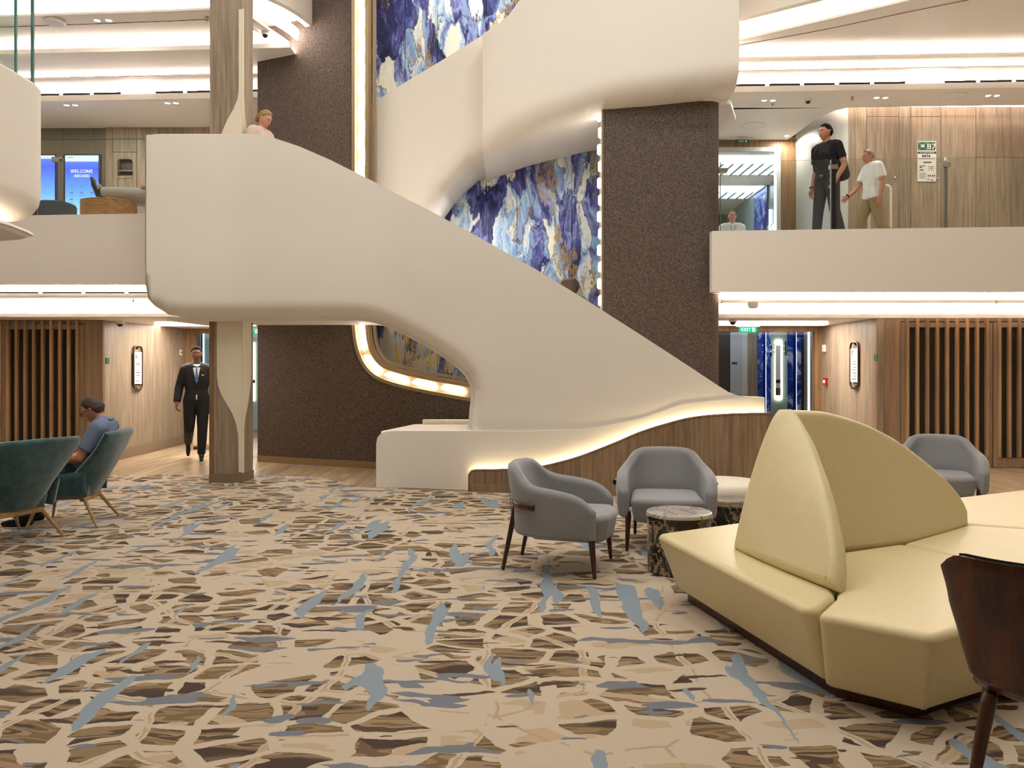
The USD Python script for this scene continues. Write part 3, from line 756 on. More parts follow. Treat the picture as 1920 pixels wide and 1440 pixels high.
for k in range(24):
    x, z = onto(1127, 250, F_DR)[0], 1.9 + k * .235
    fg.W("glass_block", obox((x + .012 - .014 * (k % 2), 11.66, z), (0.055, 0.07, 0.15), c=0.018), "glow_block")

# ------------------------------------------------------------------ deck 2 floors, balconies
F_FL = plan([(-400, 10.35), (0, 10.25), (272, 10.2), (330, 10.2)])
bl = Thing("balcony", "white left balcony front beside the stair landing", "balcony", (-6, 10.2, 2.45))
bl.W("fascia", sheet([(-420, 533), (-420, 409), (0, 405), (93, 403), (270, 400.5), (284, 400.3), (284, 533)], F_FL, 0.12, h=0.12), "white_paint")
bl.W("deck", prism([(-9.4, 10.38), (-4.36, 10.38), (-4.36, 11.75), (-3.97, 11.75), (-3.97, 15.08), (-9.4, 15.08)], 2.98, Z2 - .001), "pale_bounce", smooth=False)
F_FR = plan([(1335, 11.2), (1920, 10.88), (2500, 10.6)])
br = Thing("balcony", "white right balcony front below the standing men", "balcony", (6, 11, 2.45))
br.W("fascia", sheet([(1335, 547), (1335, 433), (1920, 425), (2270, 421), (2270, 547)], F_FR, 0.14, h=0.12), "white_paint")
br.W("deck", prism([(2.90, 11.36), (9.4, 11.36), (9.4, 14.19), (5.7, 14.19), (5.4, 14.6), (2.90, 14.6)], 2.98, Z2 - .001), "pale_bounce", smooth=False)
br.W("end_cheek", box(2.735, 2.84, 11.3, 11.9, 2.45, 3.28), "white_paint", smooth=False)

# near left balcony end, close to the viewer
nb = Thing("balcony", "rounded white balcony end near the viewer at the left edge", "balcony", (-4, 4, 2.43))
nb.W("fascia", cushion([(-9.3, 1.0), (-3.08, 1.0), (-3.08, 5.62), (-4.2, 5.85), (-9.3, 5.85)], 2.43, 3.31, flare=0.0, rt=0.02, rb=0.16, rc=0.32), "white_paint")
nb.W("soffit_raft", cushion([(-9.3, 1.0), (-3.02, 1.0), (-3.02, 5.0), (-3.10, 5.45), (-3.5, 5.6), (-9.3, 5.65)], 2.305, 2.345, flare=0.03, rt=0.02, rb=0.02, rc=0.2), "ceiling_paint")
obj("cove_light", box(-9.2, -3.35, 5.1, 5.3, 2.347, 2.352), "led", "linear lamp above the near left soffit", "cove light", group="hidden cove lights", smooth=False)
obj("cove_light", box(-3.42, -3.24, 1.2, 5.1, 2.347, 2.352), "led", "linear lamp above the near left soffit edge", "cove light", group="hidden cove lights", smooth=False)

# ------------------------------------------------------------------ deck 2 ceilings with stepped coves
def tiers(side, x0, x1, xr_, k, YA, YB, YC, yback, zD, led=True):
    """Lips A (far), B, C of the upper ceiling; each front slopes k in plan about x = xr_."""
    def front(Y): return [(x0, Y + k * (x0 - xr_)), (x1, Y + k * (x1 - xr_))]
    def lip(Y, z0, z1, depth, label):
        (a, ya), (b, yb) = front(Y)
        return struct("ceiling", cat(prism([(a, ya), (b, yb), (b, yb + 0.05), (a, ya + 0.05)], z0, z1), prism([(a, ya + 0.05), (b, yb + 0.05), (b, yb + depth), (a, ya + depth)], z0, z0 + 0.012)), "ceiling_paint", label, "ceiling", smooth=False)
    lip(YA, CZ2, 5.85, yback - YA, "main upper ceiling on the %s" % side)
    lip(YB, 5.98, 5.995, 1.0, "second step of the upper %s ceiling" % side)
    lip(YC, 6.05, 6.115, 1.0, "third step of the upper %s ceiling" % side)
    for Y, z, w, dep in ((YA, 5.78, 0, .5), (YB, 5.993, 1, .35), (YC, 6.064, 2, .4)):
        (a, ya), (b, yb) = front(Y)
        obj("cove_light", prism([(a, ya + 0.06), (b, yb + 0.06), (b, yb + dep), (a, ya + dep)], z, z + 0.004), "led", "light panel in the upper %s ceiling, %s step" % (side, ("lowest", "middle", "top")[w]), "cove light", group="hidden cove lights", smooth=False)
    (a, ya), (b, yb) = front(YA)
    # linear diffuser slots just above the lowest lip
    g = Thing("air_diffuser", "dark broken line of air slots along the upper %s ceiling edge" % side, "air diffuser", (a, ya, 5.85))
    n = int((b - a) / 0.50)
    for q in range(n):
        if q % 7 == 6: continue
        xa = a + (b - a) * (q + 0.04) / n; xb = a + (b - a) * (q + 0.92) / n
        yy = lambda x: YA + k * (x - xr_)
        g.W("slot", prism([(xa, yy(xa) + 0.006), (xb, yy(xb) + 0.006), (xb, yy(xb) + 0.03), (xa, yy(xa) + 0.03)], 5.8505, 5.884), "black_plastic", smooth=False)
tiers("left", -9.4, -3.2, -5.0, -0.06, 13.40, 12.99, 12.12, 17.2, 6.22)
tiers("right", 2.95, 9.4, 4.3, -0.05, 13.06, 12.74, 12.52, 13.95, 6.22)
DL = [(-9.4, 11.55), (-4.6, 11.18), (-3.9, 11.10), (-3.60, 11.25), (-3.06, 13.1), (-3.06, 13.6), (-9.4, 13.6)]
struct("ceiling", prism(DL, 6.22, 6.25), "ceiling_paint", "front panel of the upper left ceiling", "ceiling", smooth=False)
DR = [(3.0, 12.42), (3.35, 12.18), (4.2, 11.55), (5.1, 10.90), (6.4, 10.05), (9.4, 8.8), (9.4, 13.6), (3.0, 13.6)]
struct("ceiling", prism(DR, 6.22, 6.25), "ceiling_paint", "front panel of the upper right ceiling", "ceiling", smooth=False)
def fascia3(pts, name_label, out=0.22, z0=6.42, z1=7.6, yend=14.0):
    ln = sg.LineString(pts); s2 = spline(pts, 60)
    tn = np.gradient(s2, axis=0); tn /= np.linalg.norm(tn, axis=1, keepdims=True); nr = np.c_[tn[:, 1], -tn[:, 0]]
    a = s2 + nr * out; b = s2 + nr * (out - 0.12)
    prof = [(a, z0 + 0.03), (a, z1), (b, z1), (b, z0), (a * 0.7 + b * 0.3, z0)]
    G = np.array([np.c_[q, np.full(60, z)] for q, z in prof])
    t = Thing("balcony", name_label, "balcony", (pts[1][0], pts[1][1], z0))
    t.W("fascia", loft(G, close_u=True, caps=True), "white_paint")
    c = s2 - nr * 0.02; d = s2 - nr * 0.06
    t.W("deck", prism(np.vstack([s2 - nr * -0.1, [(pts[-1][0] - .8 * (yend < 13), yend)], [(pts[0][0], yend)]]), 6.54, 6.68), "white_paint", smooth=False)
    led = np.array([np.c_[c, np.full(60, 6.255)], np.c_[c, np.full(60, 6.41)], np.c_[d, np.full(60, 6.41)], np.c_[d, np.full(60, 6.255)]])
    return t, loft(led, close_u=True, caps=True)
t, ledm = fascia3([(-9.4, 11.55), (-4.6, 11.18), (-3.9, 11.10), (-3.60, 11.25), (-3.10, 12.6)], "white top balcony front at the upper left, lit from below", yend=12.4)
obj("cove_light", ledm, "led_soft", "curved glowing band under the top left balcony", "cove light", group="hidden cove lights")
t, ledm = fascia3([(2.95, 12.46), (3.35, 12.18), (4.2, 11.55), (5.1, 10.90), (6.4, 10.05), (9.4, 8.8)], "white curved top balcony front at the upper right")
obj("cove_light", ledm, "led_soft", "curved glowing band under the top right balcony", "cove light", group="hidden cove lights")
# ------------------------------------------------------------------ lower flight of the staircase
F_ST = plan([(250, 9.70), (272, 9.725), (360, 9.85), (450, 9.98), (460, 9.985), (705, 10.02), (880, 9.80), (1137, 9.5), (1432, 9.2)])
st = Thing("staircase", "white sculptural staircase with a solid sweeping balustrade", "staircase", (0, 9.8, 0))
top_px = [(272, 253), (300, 251), (455, 250), (480, 252), (512, 258), (560, 274), (620, 300), (700, 340), (800, 392), (900, 446), (1000, 502), (1100, 563), (1200, 627), (1300, 692), (1345, 722), (1366, 735), (1384, 742), (1400, 744), (1432, 745)]
under_px = [(1393, 747), (1280, 758), (1200, 786), (1100, 806), (1000, 808.5), (886, 808.5)]
open2 = [(884, 800), (886, 775), (889, 750), (888, 728), (880, 706), (866, 690), (848, 674), (820, 655), (780, 632), (740, 612), (718, 603), (692, 595), (660, 592), (560, 592), (440, 592), (330, 592), (306, 589), (288, 578), (278, 560), (273, 535), (272, 500)]
st.W("balustrade", sheet(top_px + [(1432, 747)] + under_px + open2, F_ST, 0.19, h=0.045, rounds=[(open2[:-3], 0.17)]), "white_paint")
# landing: end cheek, floor slab and the soffit that sweeps down under the steps
x0 = onto(272, 500, F_ST)[0]
st.W("end_cheek", box(x0 + .004, x0 + 0.12, 10.02, 10.3, 2.40, 4.22), "white_paint")
st.W("landing", box(x0 + 0.1, -3.3, 10.06, 11.7, 3.05, Z2), "white_paint", smooth=False)
sof = [onto(a, b, F_ST) for a, b in [(300, 592), (440, 592), (560, 592), (660, 592), (692, 595), (718, 603), (740, 612), (780, 632), (820, 655), (848, 674), (866, 690), (880, 706), (888, 728), (889, 750), (886, 775), (885, 805)]]
st.W("soffit", ribbon(spline(sof, 60)[::-1], lambda x: float(F_ST(x)) + 0.188, 11.35, 0.05), "white_paint")
st.W("rear_balustrade", sheet([(a, b + 18) for a, b in top_px[4:15]] + [(a, b + 110) for a, b in top_px[4:15]][::-1], plan([(272, 11.3), (1432, 10.9)]), 0.08, h=0.15), "white_paint")
# steps
n = 17
xa, xb = onto(1345, 740, F_ST)[0], -3.3
for k in range(n):
    x = xa + (xb - xa) * k / n; w = abs(xb - xa) / n + 0.03
    y = float(F_ST(x)) + 0.15
    top_z = 3.25 * (k + 1) / (n + 1)
    so_ = np.array(spline(sof, 60)); so_ = so_[np.argsort(so_[:, 0])]
    near = so_[(so_[:, 0] > x - w - .12) & (so_[:, 0] < x + .12)]
    bot_z = max(top_z - 0.17, near[:, 1].max() + 0.07) if len(near) else top_z - 0.17
    st.W("step", box(x - w, x, y + .05, 11.2, min(bot_z, top_z - 0.025), top_z), "plank", smooth=False)
# unseen light tube added inside the balustrade to brighten soffit and art
hl = np.array([(lambda q: (q[0], float(F_ST(q[0])) + 0.215, q[1] - 0.16))(onto(a, b, F_ST)) for a, b in top_px[5:16]])
st.W("rail_lamp", tube(spline(hl, 40), 0.012, 6), "rail_fill")
# plinth band and the end box
band = [(705.5, None), (705.5, 832), (708, 820), (715, 812), (726, 808.5), (745, 808), (886, 808), (1000, 808), (1100, 805.5), (1200, 785.5), (1280, 757.5), (1393, 746), (1433, 745), (1433, None)]
st.W("plinth_band", sheet(band, F_ST, 0.14, h=0.1, off=-0.012), "white_paint")
xbx = onto(705.5, 860, F_ST)[0]
st.W("plinth_box", cushion([(xbx + 0.012, 10.10), (-0.2, 10.0), (-0.2, 11.32), (xbx + 0.3, 11.32)], 0.0, 0.665, rt=0.02, rb=0.005, rc=0.08), "white_paint")
st.W("plinth_curb", box(xbx + 0.42, -0.2, 11.26, 11.34, 0.60, 0.73, 0.012), "white_paint")

# wood clad base with glowing top edge
wp = Thing("stair_base", "wood-clad wavy base panel under the stairs with a lit top edge", "base panel", (0.6, 9.5, 0))
crest = [(880, 890), (883, 885), (889, 882.5), (930, 882), (985, 880), (1020, 875), (1050, 868), (1085, 858), (1120, 845), (1160, 829), (1200, 812), (1250, 796), (1300, 784), (1350, 779), (1400, 777), (1446, 776.5)]
WO = -0.15
# the panel stands WO in front of the plinth: correct its outline for that distance
F_WP = lambda x: F_ST(x) + WO
edges = [880, 985, 1090, 1195, 1300, 1446]
def crest_y(px): return float(np.interp(px, [c[0] for c in crest], [c[1] for c in crest]))
for a, b in zip(edges[:-1], edges[1:]):
    seg = [(a, crest_y(a))] + [c for c in crest if a < c[0] < b] + [(b, crest_y(b))]
    wp.W("wood_panel", sheet([(a, None)] + seg + [(b, None)], F_WP, 0.05, h=0.12), "plinth_wood")
cr = np.array([(lambda q: (q[0], float(F_WP(q[0])) + 0.012, q[1]))(onto(a, b, F_WP)) for a, b in [(880, None), (880, 900)] + crest])
cr = np.vstack([cr[:2], spline(cr[2:], 70)])
wp.W("edge_trim", tube(cr, 0.016, 8), "wood_dark_trim")
sk = np.array([(x, float(F_WP(x)) - 0.012) for x in np.linspace(cr[0, 0] + 0.03, cr[-1, 0], 24)])
wp.W("skirting", loft(np.array([np.c_[sk, np.zeros(24)], np.c_[sk, np.full(24, 0.095)], np.c_[sk + [0, 0.02], np.full(24, 0.095)], np.c_[sk + [0, 0.02], np.zeros(24)]]), close_u=True, caps=True), "plinth_wood", smooth=False)
led = cr[3:] + np.array([0, 0.085, -0.028])
obj("cove_light", tube(led, 0.010, 6), "led_warm", "warm light line along the top of the wood stair base", "cove light", group="hidden cove lights")

# ------------------------------------------------------------------ upper flight
F_UP = plan([(640, 12.35), (760, 12.3), (890, 12.2), (905, 11.75), (985, 11.5), (1100, 11.25), (1200, 11.1), (1385, 11.0)])
up = Thing("upper_staircase", "white upper flight with a bulging landing across the artwork", "staircase", (0.5, 11.5, 3.3))
low = [(905, 288), (945, 266), (990, 246), (1040, 228), (1085, 214), (1127, 201), (1180, 189), (1240, 181), (1300, 173), (1345, 168), (1378, 165), (1386, 163)]
F_UA = plan([(640, 12.32), (760, 12.28), (920, 12.2)])
upl = [(660, 217), (697, 194), (760, 154), (830, 112), (906, 65), (925, 53), (925, 285)]
lowl = [(925, 285), (890, 302), (860, 328), (840, 350), (820, 380), (808, 410), (800, 470), (660, 470)]
def yb_art(pts): return 13.58
up.W("balustrade", sheet(upl + lowl[1:], F_UA, 0.5, h=0.075, back=13.58, rounds=[(lowl[:-1], 0.32)]), "white_paint")
bul = [(905, 64), (930, 49), (955, 27), (978, -5), (1000, -60), (1020, -300), (1386, -300), (1386, 60)] + low[::-1]
up.W("landing_front", sheet(bul, F_UP, 0.5, h=0.055, back=13.58, rounds=[(low, 0.36)]), "white_paint")
struct("ceiling", prism([(2.62, 11.35), (3.05, 11.6), (3.32, 12.35), (3.25, 13.0), (2.62, 13.2)], 5.1, 5.16), "ceiling_paint", "white soffit piece right of the felt pier", "ceiling", smooth=False)

# ------------------------------------------------------------------ column
co = Thing("column", "square wood column with a cream tulip-shaped inlay beside the stair landing", "column", (-3.55, 10.5, 0))
foot = [(-3.752, 10.33), (-3.354, 10.33), (-3.318, 10.66), (-3.752, 10.70)]
co.W("shaft", prism(foot, 0.10, 6.2), "wood_wall", smooth=False)
co.W("base", prism(sg.Polygon(foot).buffer(0.008, join_style=2), 0.0, 0.125), "baseboard", smooth=False)
co.W("edge_strip", box(-3.757, -3.70, 10.322, 10.335, 0.13, 2.05), "wood_dark_trim", smooth=False)
Yc = 10.33
def cpt(px, py): return ((px - CX) / FPX * Yc, EYE + (HY - py) / FPX * Yc)
lowin = [(407, 597), (407, 705), (409, 722), (415, 739), (425, 757), (436, 776), (443, 795), (447, 815), (448, 885), (453.4, 885), (453.4, 597)]
co.W("inlay", plate_xz([cpt(a, b) for a, b in lowin], Yc - 0.008, Yc + 0.004), "cream_inlay", smooth=False)
upin = [(448, 18), (448, 172), (446, 185), (438, 205), (425, 228), (416, 250), (413, 275), (453.4, 275), (453.4, 18)]
co.W("inlay", plate_xz([cpt(a, b) for a, b in upin], Yc - 0.008, Yc + 0.004), "cream_inlay", smooth=False)
def side_plate(ts):   # on the right face, along it from the front corner
    v = np.array([-3.318 + 3.354, 10.66 - 10.33]); Ls = np.linalg.norm(v); v /= Ls; nr = np.array([v[1], -v[0]])
    m = prism([(a * Ls, z) for a, z in ts], -0.004, 0.008); q = np.array(m.vertices)
    return trimesh.Trimesh(np.c_[-3.354 + v[0] * q[:, 0] + nr[0] * q[:, 2], 10.33 + v[1] * q[:, 0] + nr[1] * q[:, 2], q[:, 1]], m.faces, process=False)
co.W("inlay", side_plate([(0, 2.06), (0.8, 2.06), (0.8, 1.35), (0.72, 1.2), (0.5, 0.98), (0.25, 0.8), (0.16, 0.66), (0.14, 0.13), (0, 0.13)]), "cream_inlay", smooth=False)
co.W("inlay", side_plate([(0, 5.9), (0.13, 5.9), (0.13, 4.85), (0.2, 4.65), (0.36, 4.45), (0.5, 4.2), (0, 4.2)]), "cream_inlay", smooth=False)
# ------------------------------------------------------------------ big cream leather sofa
A_, B_, S_ = (0.915, 5.27), (1.30, 3.60), (1.50, 3.86)
so = Thing("sofa", "large cream leather island sofa with two curved sail-shaped backs", "sofa", (2.6, 5.0, 0))
def inset(poly, d): return list(sg.Polygon(poly).buffer(-d, join_style=2).exterior.coords)[:-1]
q1 = [A_, B_, S_, (1.88, 4.76), (2.25, 5.62), (1.80, 5.80)]
q2 = [(1.31, 3.585), (1.665, 3.285), (2.84, 3.93), (2.33, 4.985), (1.88, 4.76), S_]
q3 = [(2.84, 3.93), (4.00, 4.57), (3.34, 5.43), (3.03, 5.56), (2.33, 4.985)]
q4 = [(4.00, 4.57), (5.2, 5.25), (5.2, 7.55), (4.36, 7.10), (3.67, 6.74), (2.55, 6.17), (2.25, 5.62), (3.03, 5.56), (3.34, 5.43)]
OUT = [A_, (1.30, 3.595), (1.665, 3.285), (2.84, 3.93), (4.00, 4.57), (5.2, 5.25), (5.2, 7.55), (4.36, 7.10), (3.67, 6.74), (2.55, 6.17), (1.80, 5.80)]
for q, fl_ in ((q1, 0.10), (q2, 0.07), (q3, 0.07), (q4, 0.07)):
    so.W("seat", cushion(inset(q, 0.004), 0.085, 0.42, flare=fl_, rt=0.035, rb=0.02, rc=0.045, crown=0.006, n=220, outer=OUT), "cream_leather", smooth=50)
bases = sg.Polygon([A_, (1.30, 3.62), (1.665, 3.29), (5.2, 5.25), (5.2, 7.55), (1.80, 5.80)]).buffer(-0.16, join_style=2)
so.W("plinth", prism(bases, 0.0125, 0.10), "walnut", smooth=False, label="dark recessed plinth")
def chain3(pts, n): return spline(np.array(pts), n)
# left back: leaf between a far edge and a near edge that meet at the apex
apex = P(1452, 769, 4.95)
def edge3(px_pts, Y0, Y1):
    n = len(px_pts); out = []
    z0 = None
    for i, (a, b) in enumerate(px_pts):
        out.append(P(a, b, Y0 + (Y1 - Y0) * i / (n - 1)))
    return out
farE = [P(1370, 1034, 4.81), P(1380, 985, 4.815), P(1395, 922, 4.83), P(1412, 860, 4.86), P(1428, 808, 4.90), P(1436, 785, 4.92), P(1444, 775, 4.94)]
nearE = [P(1556, 1114, 3.88), P(1563, 1075, 3.93), P(1560, 1015, 4.05), P(1546, 940, 4.25), P(1527, 878, 4.47), P(1508, 828, 4.66), P(1486, 792, 4.83), P(1472, 776, 4.91)]
fe, ne = spline(np.array(farE), 40), spline(np.array(nearE), 40)
uu = edged(0, 22, 0.05, 0.9); vv = edged(0, 34, 0.05, 1.0)
def grid_between(a, b, uu, vv, bulge):
    ia = np.linspace(0, 1, len(a)); G = np.zeros((len(uu), len(vv), 3))
    for j, v in enumerate(vv):
        pa = np.array([np.interp(v, ia, a[:, k]) for k in range(3)]); pb = np.array([np.interp(v, ia, b[:, k]) for k in range(3)])
        for i, u in enumerate(uu):
            G[i, j] = pa * (1 - u) + pb * u + np.array(bulge) * (4 * u * (1 - u)) * math.sin(math.pi * min(1, 0.25 + 0.75 * v))
    return G
shift = np.array([0.055, 0.02, 0.0])
so.W("backrest", pad(grid_between(fe + shift, ne + shift, uu, vv, (-0.03, -0.01, 0)), 0.11, 0.05), "cream_leather", smooth=60)
# right back: from the apex sweeping down to the far right
bot = [P(1560, 1036, 4.78), P(1620, 1030, 4.86), P(1690, 1020, 4.985), P(1750, 1005, 5.22), P(1790, 994, 5.43), P(1811, 985, 5.58)]
topE = [P(1470, 770, 4.98), P(1530, 771.5, 5.02), P(1592, 786, 5.10), P(1660, 816, 5.22), P(1722, 858, 5.36), P(1775, 905, 5.50), P(1800, 938, 5.57), P(1809, 962, 5.59)]
b3, t3 = spline(np.array(bot) - [0, 0, .03], 40), spline(np.array(topE), 40)
G = grid_between(b3, t3, vv, edged(0, 34, 0.05, 1.8), (0, 0, 0))      # u: bottom -> top, v: along
so.W("backrest", pad(G + np.array([0.0, 0.055, 0.0]), 0.11, 0.05), "cream_leather", smooth=60)
# seam piping along the near edge of the left back
so.W("seam", tube(ne[2:] + shift + np.array([-0.062, -0.02, 0]) + (fe[2:] - ne[2:]) * 0.045, 0.0035, 6), "leather_seam")

# ------------------------------------------------------------------ grey armchairs (local: facing +x)
def grey_armchair(loc, rz, label):
    t = Thing("armchair", label, "armchair", loc, rz, group="grey wool armchairs")
    half = [(0.30, 0.335), (0.16, 0.352), (0.0, 0.350), (-0.14, 0.332), (-0.235, 0.28), (-0.285, 0.19), (-0.30, 0.0)]
    pl = half + [(x, -y) for x, y in half[::-1][1:]]
    n = 61; pp = spline(np.array(pl, float), n); s_ = np.linspace(-1, 1, n)
    q = np.abs(s_)
    top = np.interp(q, [0, 0.25, 0.30, 0.335, 0.375, 0.42, 0.50, 0.66, 0.80, 0.89, 0.95, 1.0], [0.765, 0.762, 0.752, 0.722, 0.668, 0.640, 0.622, 0.606, 0.584, 0.556, 0.515, 0.45])
    k = np.array([0.05, 0.25, 0.4, 0.25, 0.05]); top = np.convolve(np.r_[[top[0]] * 2, top, [top[-1]] * 2], k, "valid")
    bot = np.interp(q, [0, 0.6, 1.0], [0.265, 0.262, 0.265])
    vs = edged(0, 14, 0.035, 0.4)
    G = np.zeros((n, len(vs), 3))
    for i in range(n):
        for j, v in enumerate(vs):
            z = bot[i] + (top[i] - bot[i]) * v
            lean = -0.085 * max(0.0, (z - 0.45) / 0.32) * max(0.0, 1 - (q[i] / 0.42) ** 2)
            inn = 1 - 0.10 * max(0.0, (z - 0.6) / 0.17) if q[i] < 0.45 else 1.0
            tuck = 0.10 * max(0.0, (0.40 - z) / 0.14)
            G[i, j] = (pp[i, 0] + lean + 0.02 * tuck * (1 if pp[i, 0] < 0 else 0), pp[i, 1] * inn * (1 - 0.3 * tuck), z)
    sh_ = t.part("shell", pad(G, 0.088, 0.042), "grey_wool", smooth=60)
    seat = [(0.30, -0.285), (0.36, -0.18), (0.385, 0), (0.36, 0.18), (0.30, 0.285), (-0.2, 0.27), (-0.25, 0.15), (-0.25, -0.15), (-0.2, -0.27)]
    t.part("seat", cushion(seat, 0.225, 0.425, flare=0.02, rt=0.045, rb=0.05, rc=0.08, crown=0.012, n=100), "grey_wool", smooth=60)
    for sy in (1, -1):
        t.part("leg", hull([((0.262, sy * 0.302, 0.30), 0.021), ((0.262, sy * 0.302, 0.26), 0.024), ((0.285, sy * 0.312, 0.012), 0.0135)], ICO2), "walnut")
        t.part("leg", hull([((-0.305, sy * 0.235, 0.475), 0.017), ((-0.315, sy * 0.235, 0.40), 0.020), ((-0.395, sy * 0.245, 0.012), 0.0135)], ICO2), "walnut")
    bar = spline(np.array([(-0.12, 0.415, 0.485), (-0.22, 0.372, 0.487), (-0.31, 0.25, 0.488), (-0.345, 0.12, 0.488), (-0.35, 0, 0.488), (-0.345, -0.12, 0.488), (-0.31, -0.25, 0.488), (-0.22, -0.372, 0.487), (-0.12, -0.415, 0.485)]), 40)
    t.part("back_bar", tube(bar, 0.019, 10, squash=(0.9, 1.2)), "walnut")
    for i in (-2, -1, 0, 1, 2):     # gathered pleats at the back corner
        for sy in (1, -1):
            a = np.array([(-0.29 + 0.02 * i * 0.3, sy * (0.245 + 0.018 * i), z) for z in (0.30, 0.42, 0.52, 0.60)]); a[:, 0] -= 0.052; a[:, 0] += np.array([0.03, 0.01, 0, -0.01]) + 0.015 * abs(i) + (0.02 if i > 0 else 0)
            t.part("pleat", tube(a, 0.0035, 5), "grey_wool", under=sh_)
    return t
ac = grey_armchair((0.385, 6.09, .0135), -17, "grey wool armchair with dark legs seen from the side, on the open carpet")
dup(ac, "armchair", (1.255, 6.80, .0135), -98, "grey wool armchair with dark legs facing the viewer behind the marble table", "armchair")
dup(ac, "armchair", (4.16, 8.08, .0135), -113, "grey wool armchair behind the cream sofa, before the slatted doors", "armchair")

# ------------------------------------------------------------------ marble side tables, ottoman
def marble_table(loc, label):
    t = Thing("side_table", label, "side table", loc)
    t.part("drum", lathe([(0.0, 0.012), (0.218, 0.012), (0.225, 0.02), (0.225, 0.395), (0.218, 0.402), (0, 0.402)], 56), "dark_marble", smooth=40)
    tp_ = t.part("tabletop", lathe([(0.0, 0.402), (0.226, 0.402), (0.234, 0.408), (0.236, 0.425), (0.230, 0.437), (0.222, 0.440), (0.0, 0.440)], 56), "top_marble", smooth=40, label="veined grey-white marble top")
    t.part("rim", lathe([(0.2305, 0.398), (0.2375, 0.398), (0.2375, 0.412), (0.2305, 0.412), (0.2305, 0.398)], 56), "dark_marble", under=tp_)
    return t
marble_table((1.195, 5.955, 0), "round dark marble side table between the grey armchairs and the sofa")
t2 = Thing("side_table", "low dark marble side table half hidden behind the sofa back", "side table", (1.97, 7.37, 0))
t2.part("drum", lathe([(0.0, 0.012), (0.30, 0.012), (0.31, 0.02), (0.31, 0.245), (0.30, 0.25), (0, 0.25)], 48), "dark_marble", smooth=40)
t2.part("tabletop", lathe([(0.0, 0.25), (0.32, 0.25), (0.325, 0.258), (0.32, 0.27), (0, 0.27)], 48), "dark_marble", smooth=40)
ot = Thing("ottoman", "round off-white ottoman by the wood stair base, behind the grey armchair", "ottoman", (2.07, 8.15, 0))
ot.part("cushion", lathe([(0.0, 0.06), (0.34, 0.06), (0.385, 0.085), (0.41, 0.14), (0.415, 0.20), (0.41, 0.27), (0.39, 0.32), (0.35, 0.345), (0.2, 0.355), (0, 0.357)], 56), "ottoman_fabric", smooth=60)
ot.part("base", lathe([(0, 0.012), (0.33, 0.012), (0.33, 0.062), (0, 0.062)], 40), "charcoal_fabric")

# ------------------------------------------------------------------ walnut shell chair at the right edge, seen from behind (local: facing +x)
wc = Thing("dining_chair", "dark walnut shell chair with black upholstery at the right edge", "chair", (1.72, 2.67, .0125), 56)
def walnut_chair(t):
    nu, nv = 29, 27
    us = np.linspace(-1, 1, nu); G = np.zeros((nu, nv, 3)); Hh = np.zeros(nu)
    vs = np.linspace(0, 1, nv)
    for i, u in enumerate(us):
        for j, v in enumerate(vs):
            # v: 0 = front of the seat, 1 = top of the back
            sx = np.interp(v, [0, 0.30, 0.44, 0.54, 0.64, 0.8, 1.0], [0.24, -0.02, -0.155, -0.212, -0.245, -0.272, -0.30])
            sz = np.interp(v, [0, 0.30, 0.44, 0.54, 0.64, 0.8, 1.0], [0.465, 0.430, 0.438, 0.488, 0.580, 0.720, 0.885])
            w = np.interp(v, [0, 0.3, 0.48, 0.62, 0.8, 1.0], [0.225, 0.222, 0.195, 0.225, 0.262, 0.285])
            cur = np.interp(v, [0, 0.3, 0.5, 0.7, 1.0], [0.0, 0.0, 0.03, 0.085, 0.10])
            dish = np.interp(v, [0, 0.3, 0.5, 0.8, 1.0], [0.03, 0.05, 0.03, 0.0, 0.0])
            e = abs(u) ** 2.2
            G[i, j] = (sx + cur * e, u * w, sz + dish * e - 0.045 * max(0.0, (abs(u) - 0.80) / 0.20) ** 2 * max(0.0, (v - 0.86) / 0.14))
    sh_ = t.part("shell", pad(G, 0.020, 0.012), "walnut", smooth=60)
    Gi = G.copy(); n = np.cross(np.gradient(G, axis=0), np.gradient(G, axis=1)); n /= np.linalg.norm(n, axis=2, keepdims=True)
    n *= np.sign(n[nu // 2, 2, 2])
    Gi = (G + n * 0.026)[2:-2, 1:]
    t.part("upholstery", pad(Gi, 0.036, 0.018), "charcoal_fabric", under=sh_, smooth=60, label="black upholstered pad inside the shell")
    for sx, sy in ((0.17, 0.16), (0.17, -0.16), (-0.13, 0.15), (-0.13, -0.15)):
        t.part("leg", hull([((sx, sy, 0.425), 0.021), ((sx * 1.05, sy * 1.05, 0.40), 0.024), ((sx * 1.75, sy * 1.45, 0.012), 0.012)], ICO2), "walnut")
    t.part("crossbar", tube([(-0.13, -0.15, 0.415), (0.17, 0.16, 0.415)], 0.014), "walnut")
    t.part("crossbar", tube([(-0.13, 0.15, 0.415), (0.17, -0.16, 0.415)], 0.014), "walnut")
walnut_chair(wc)

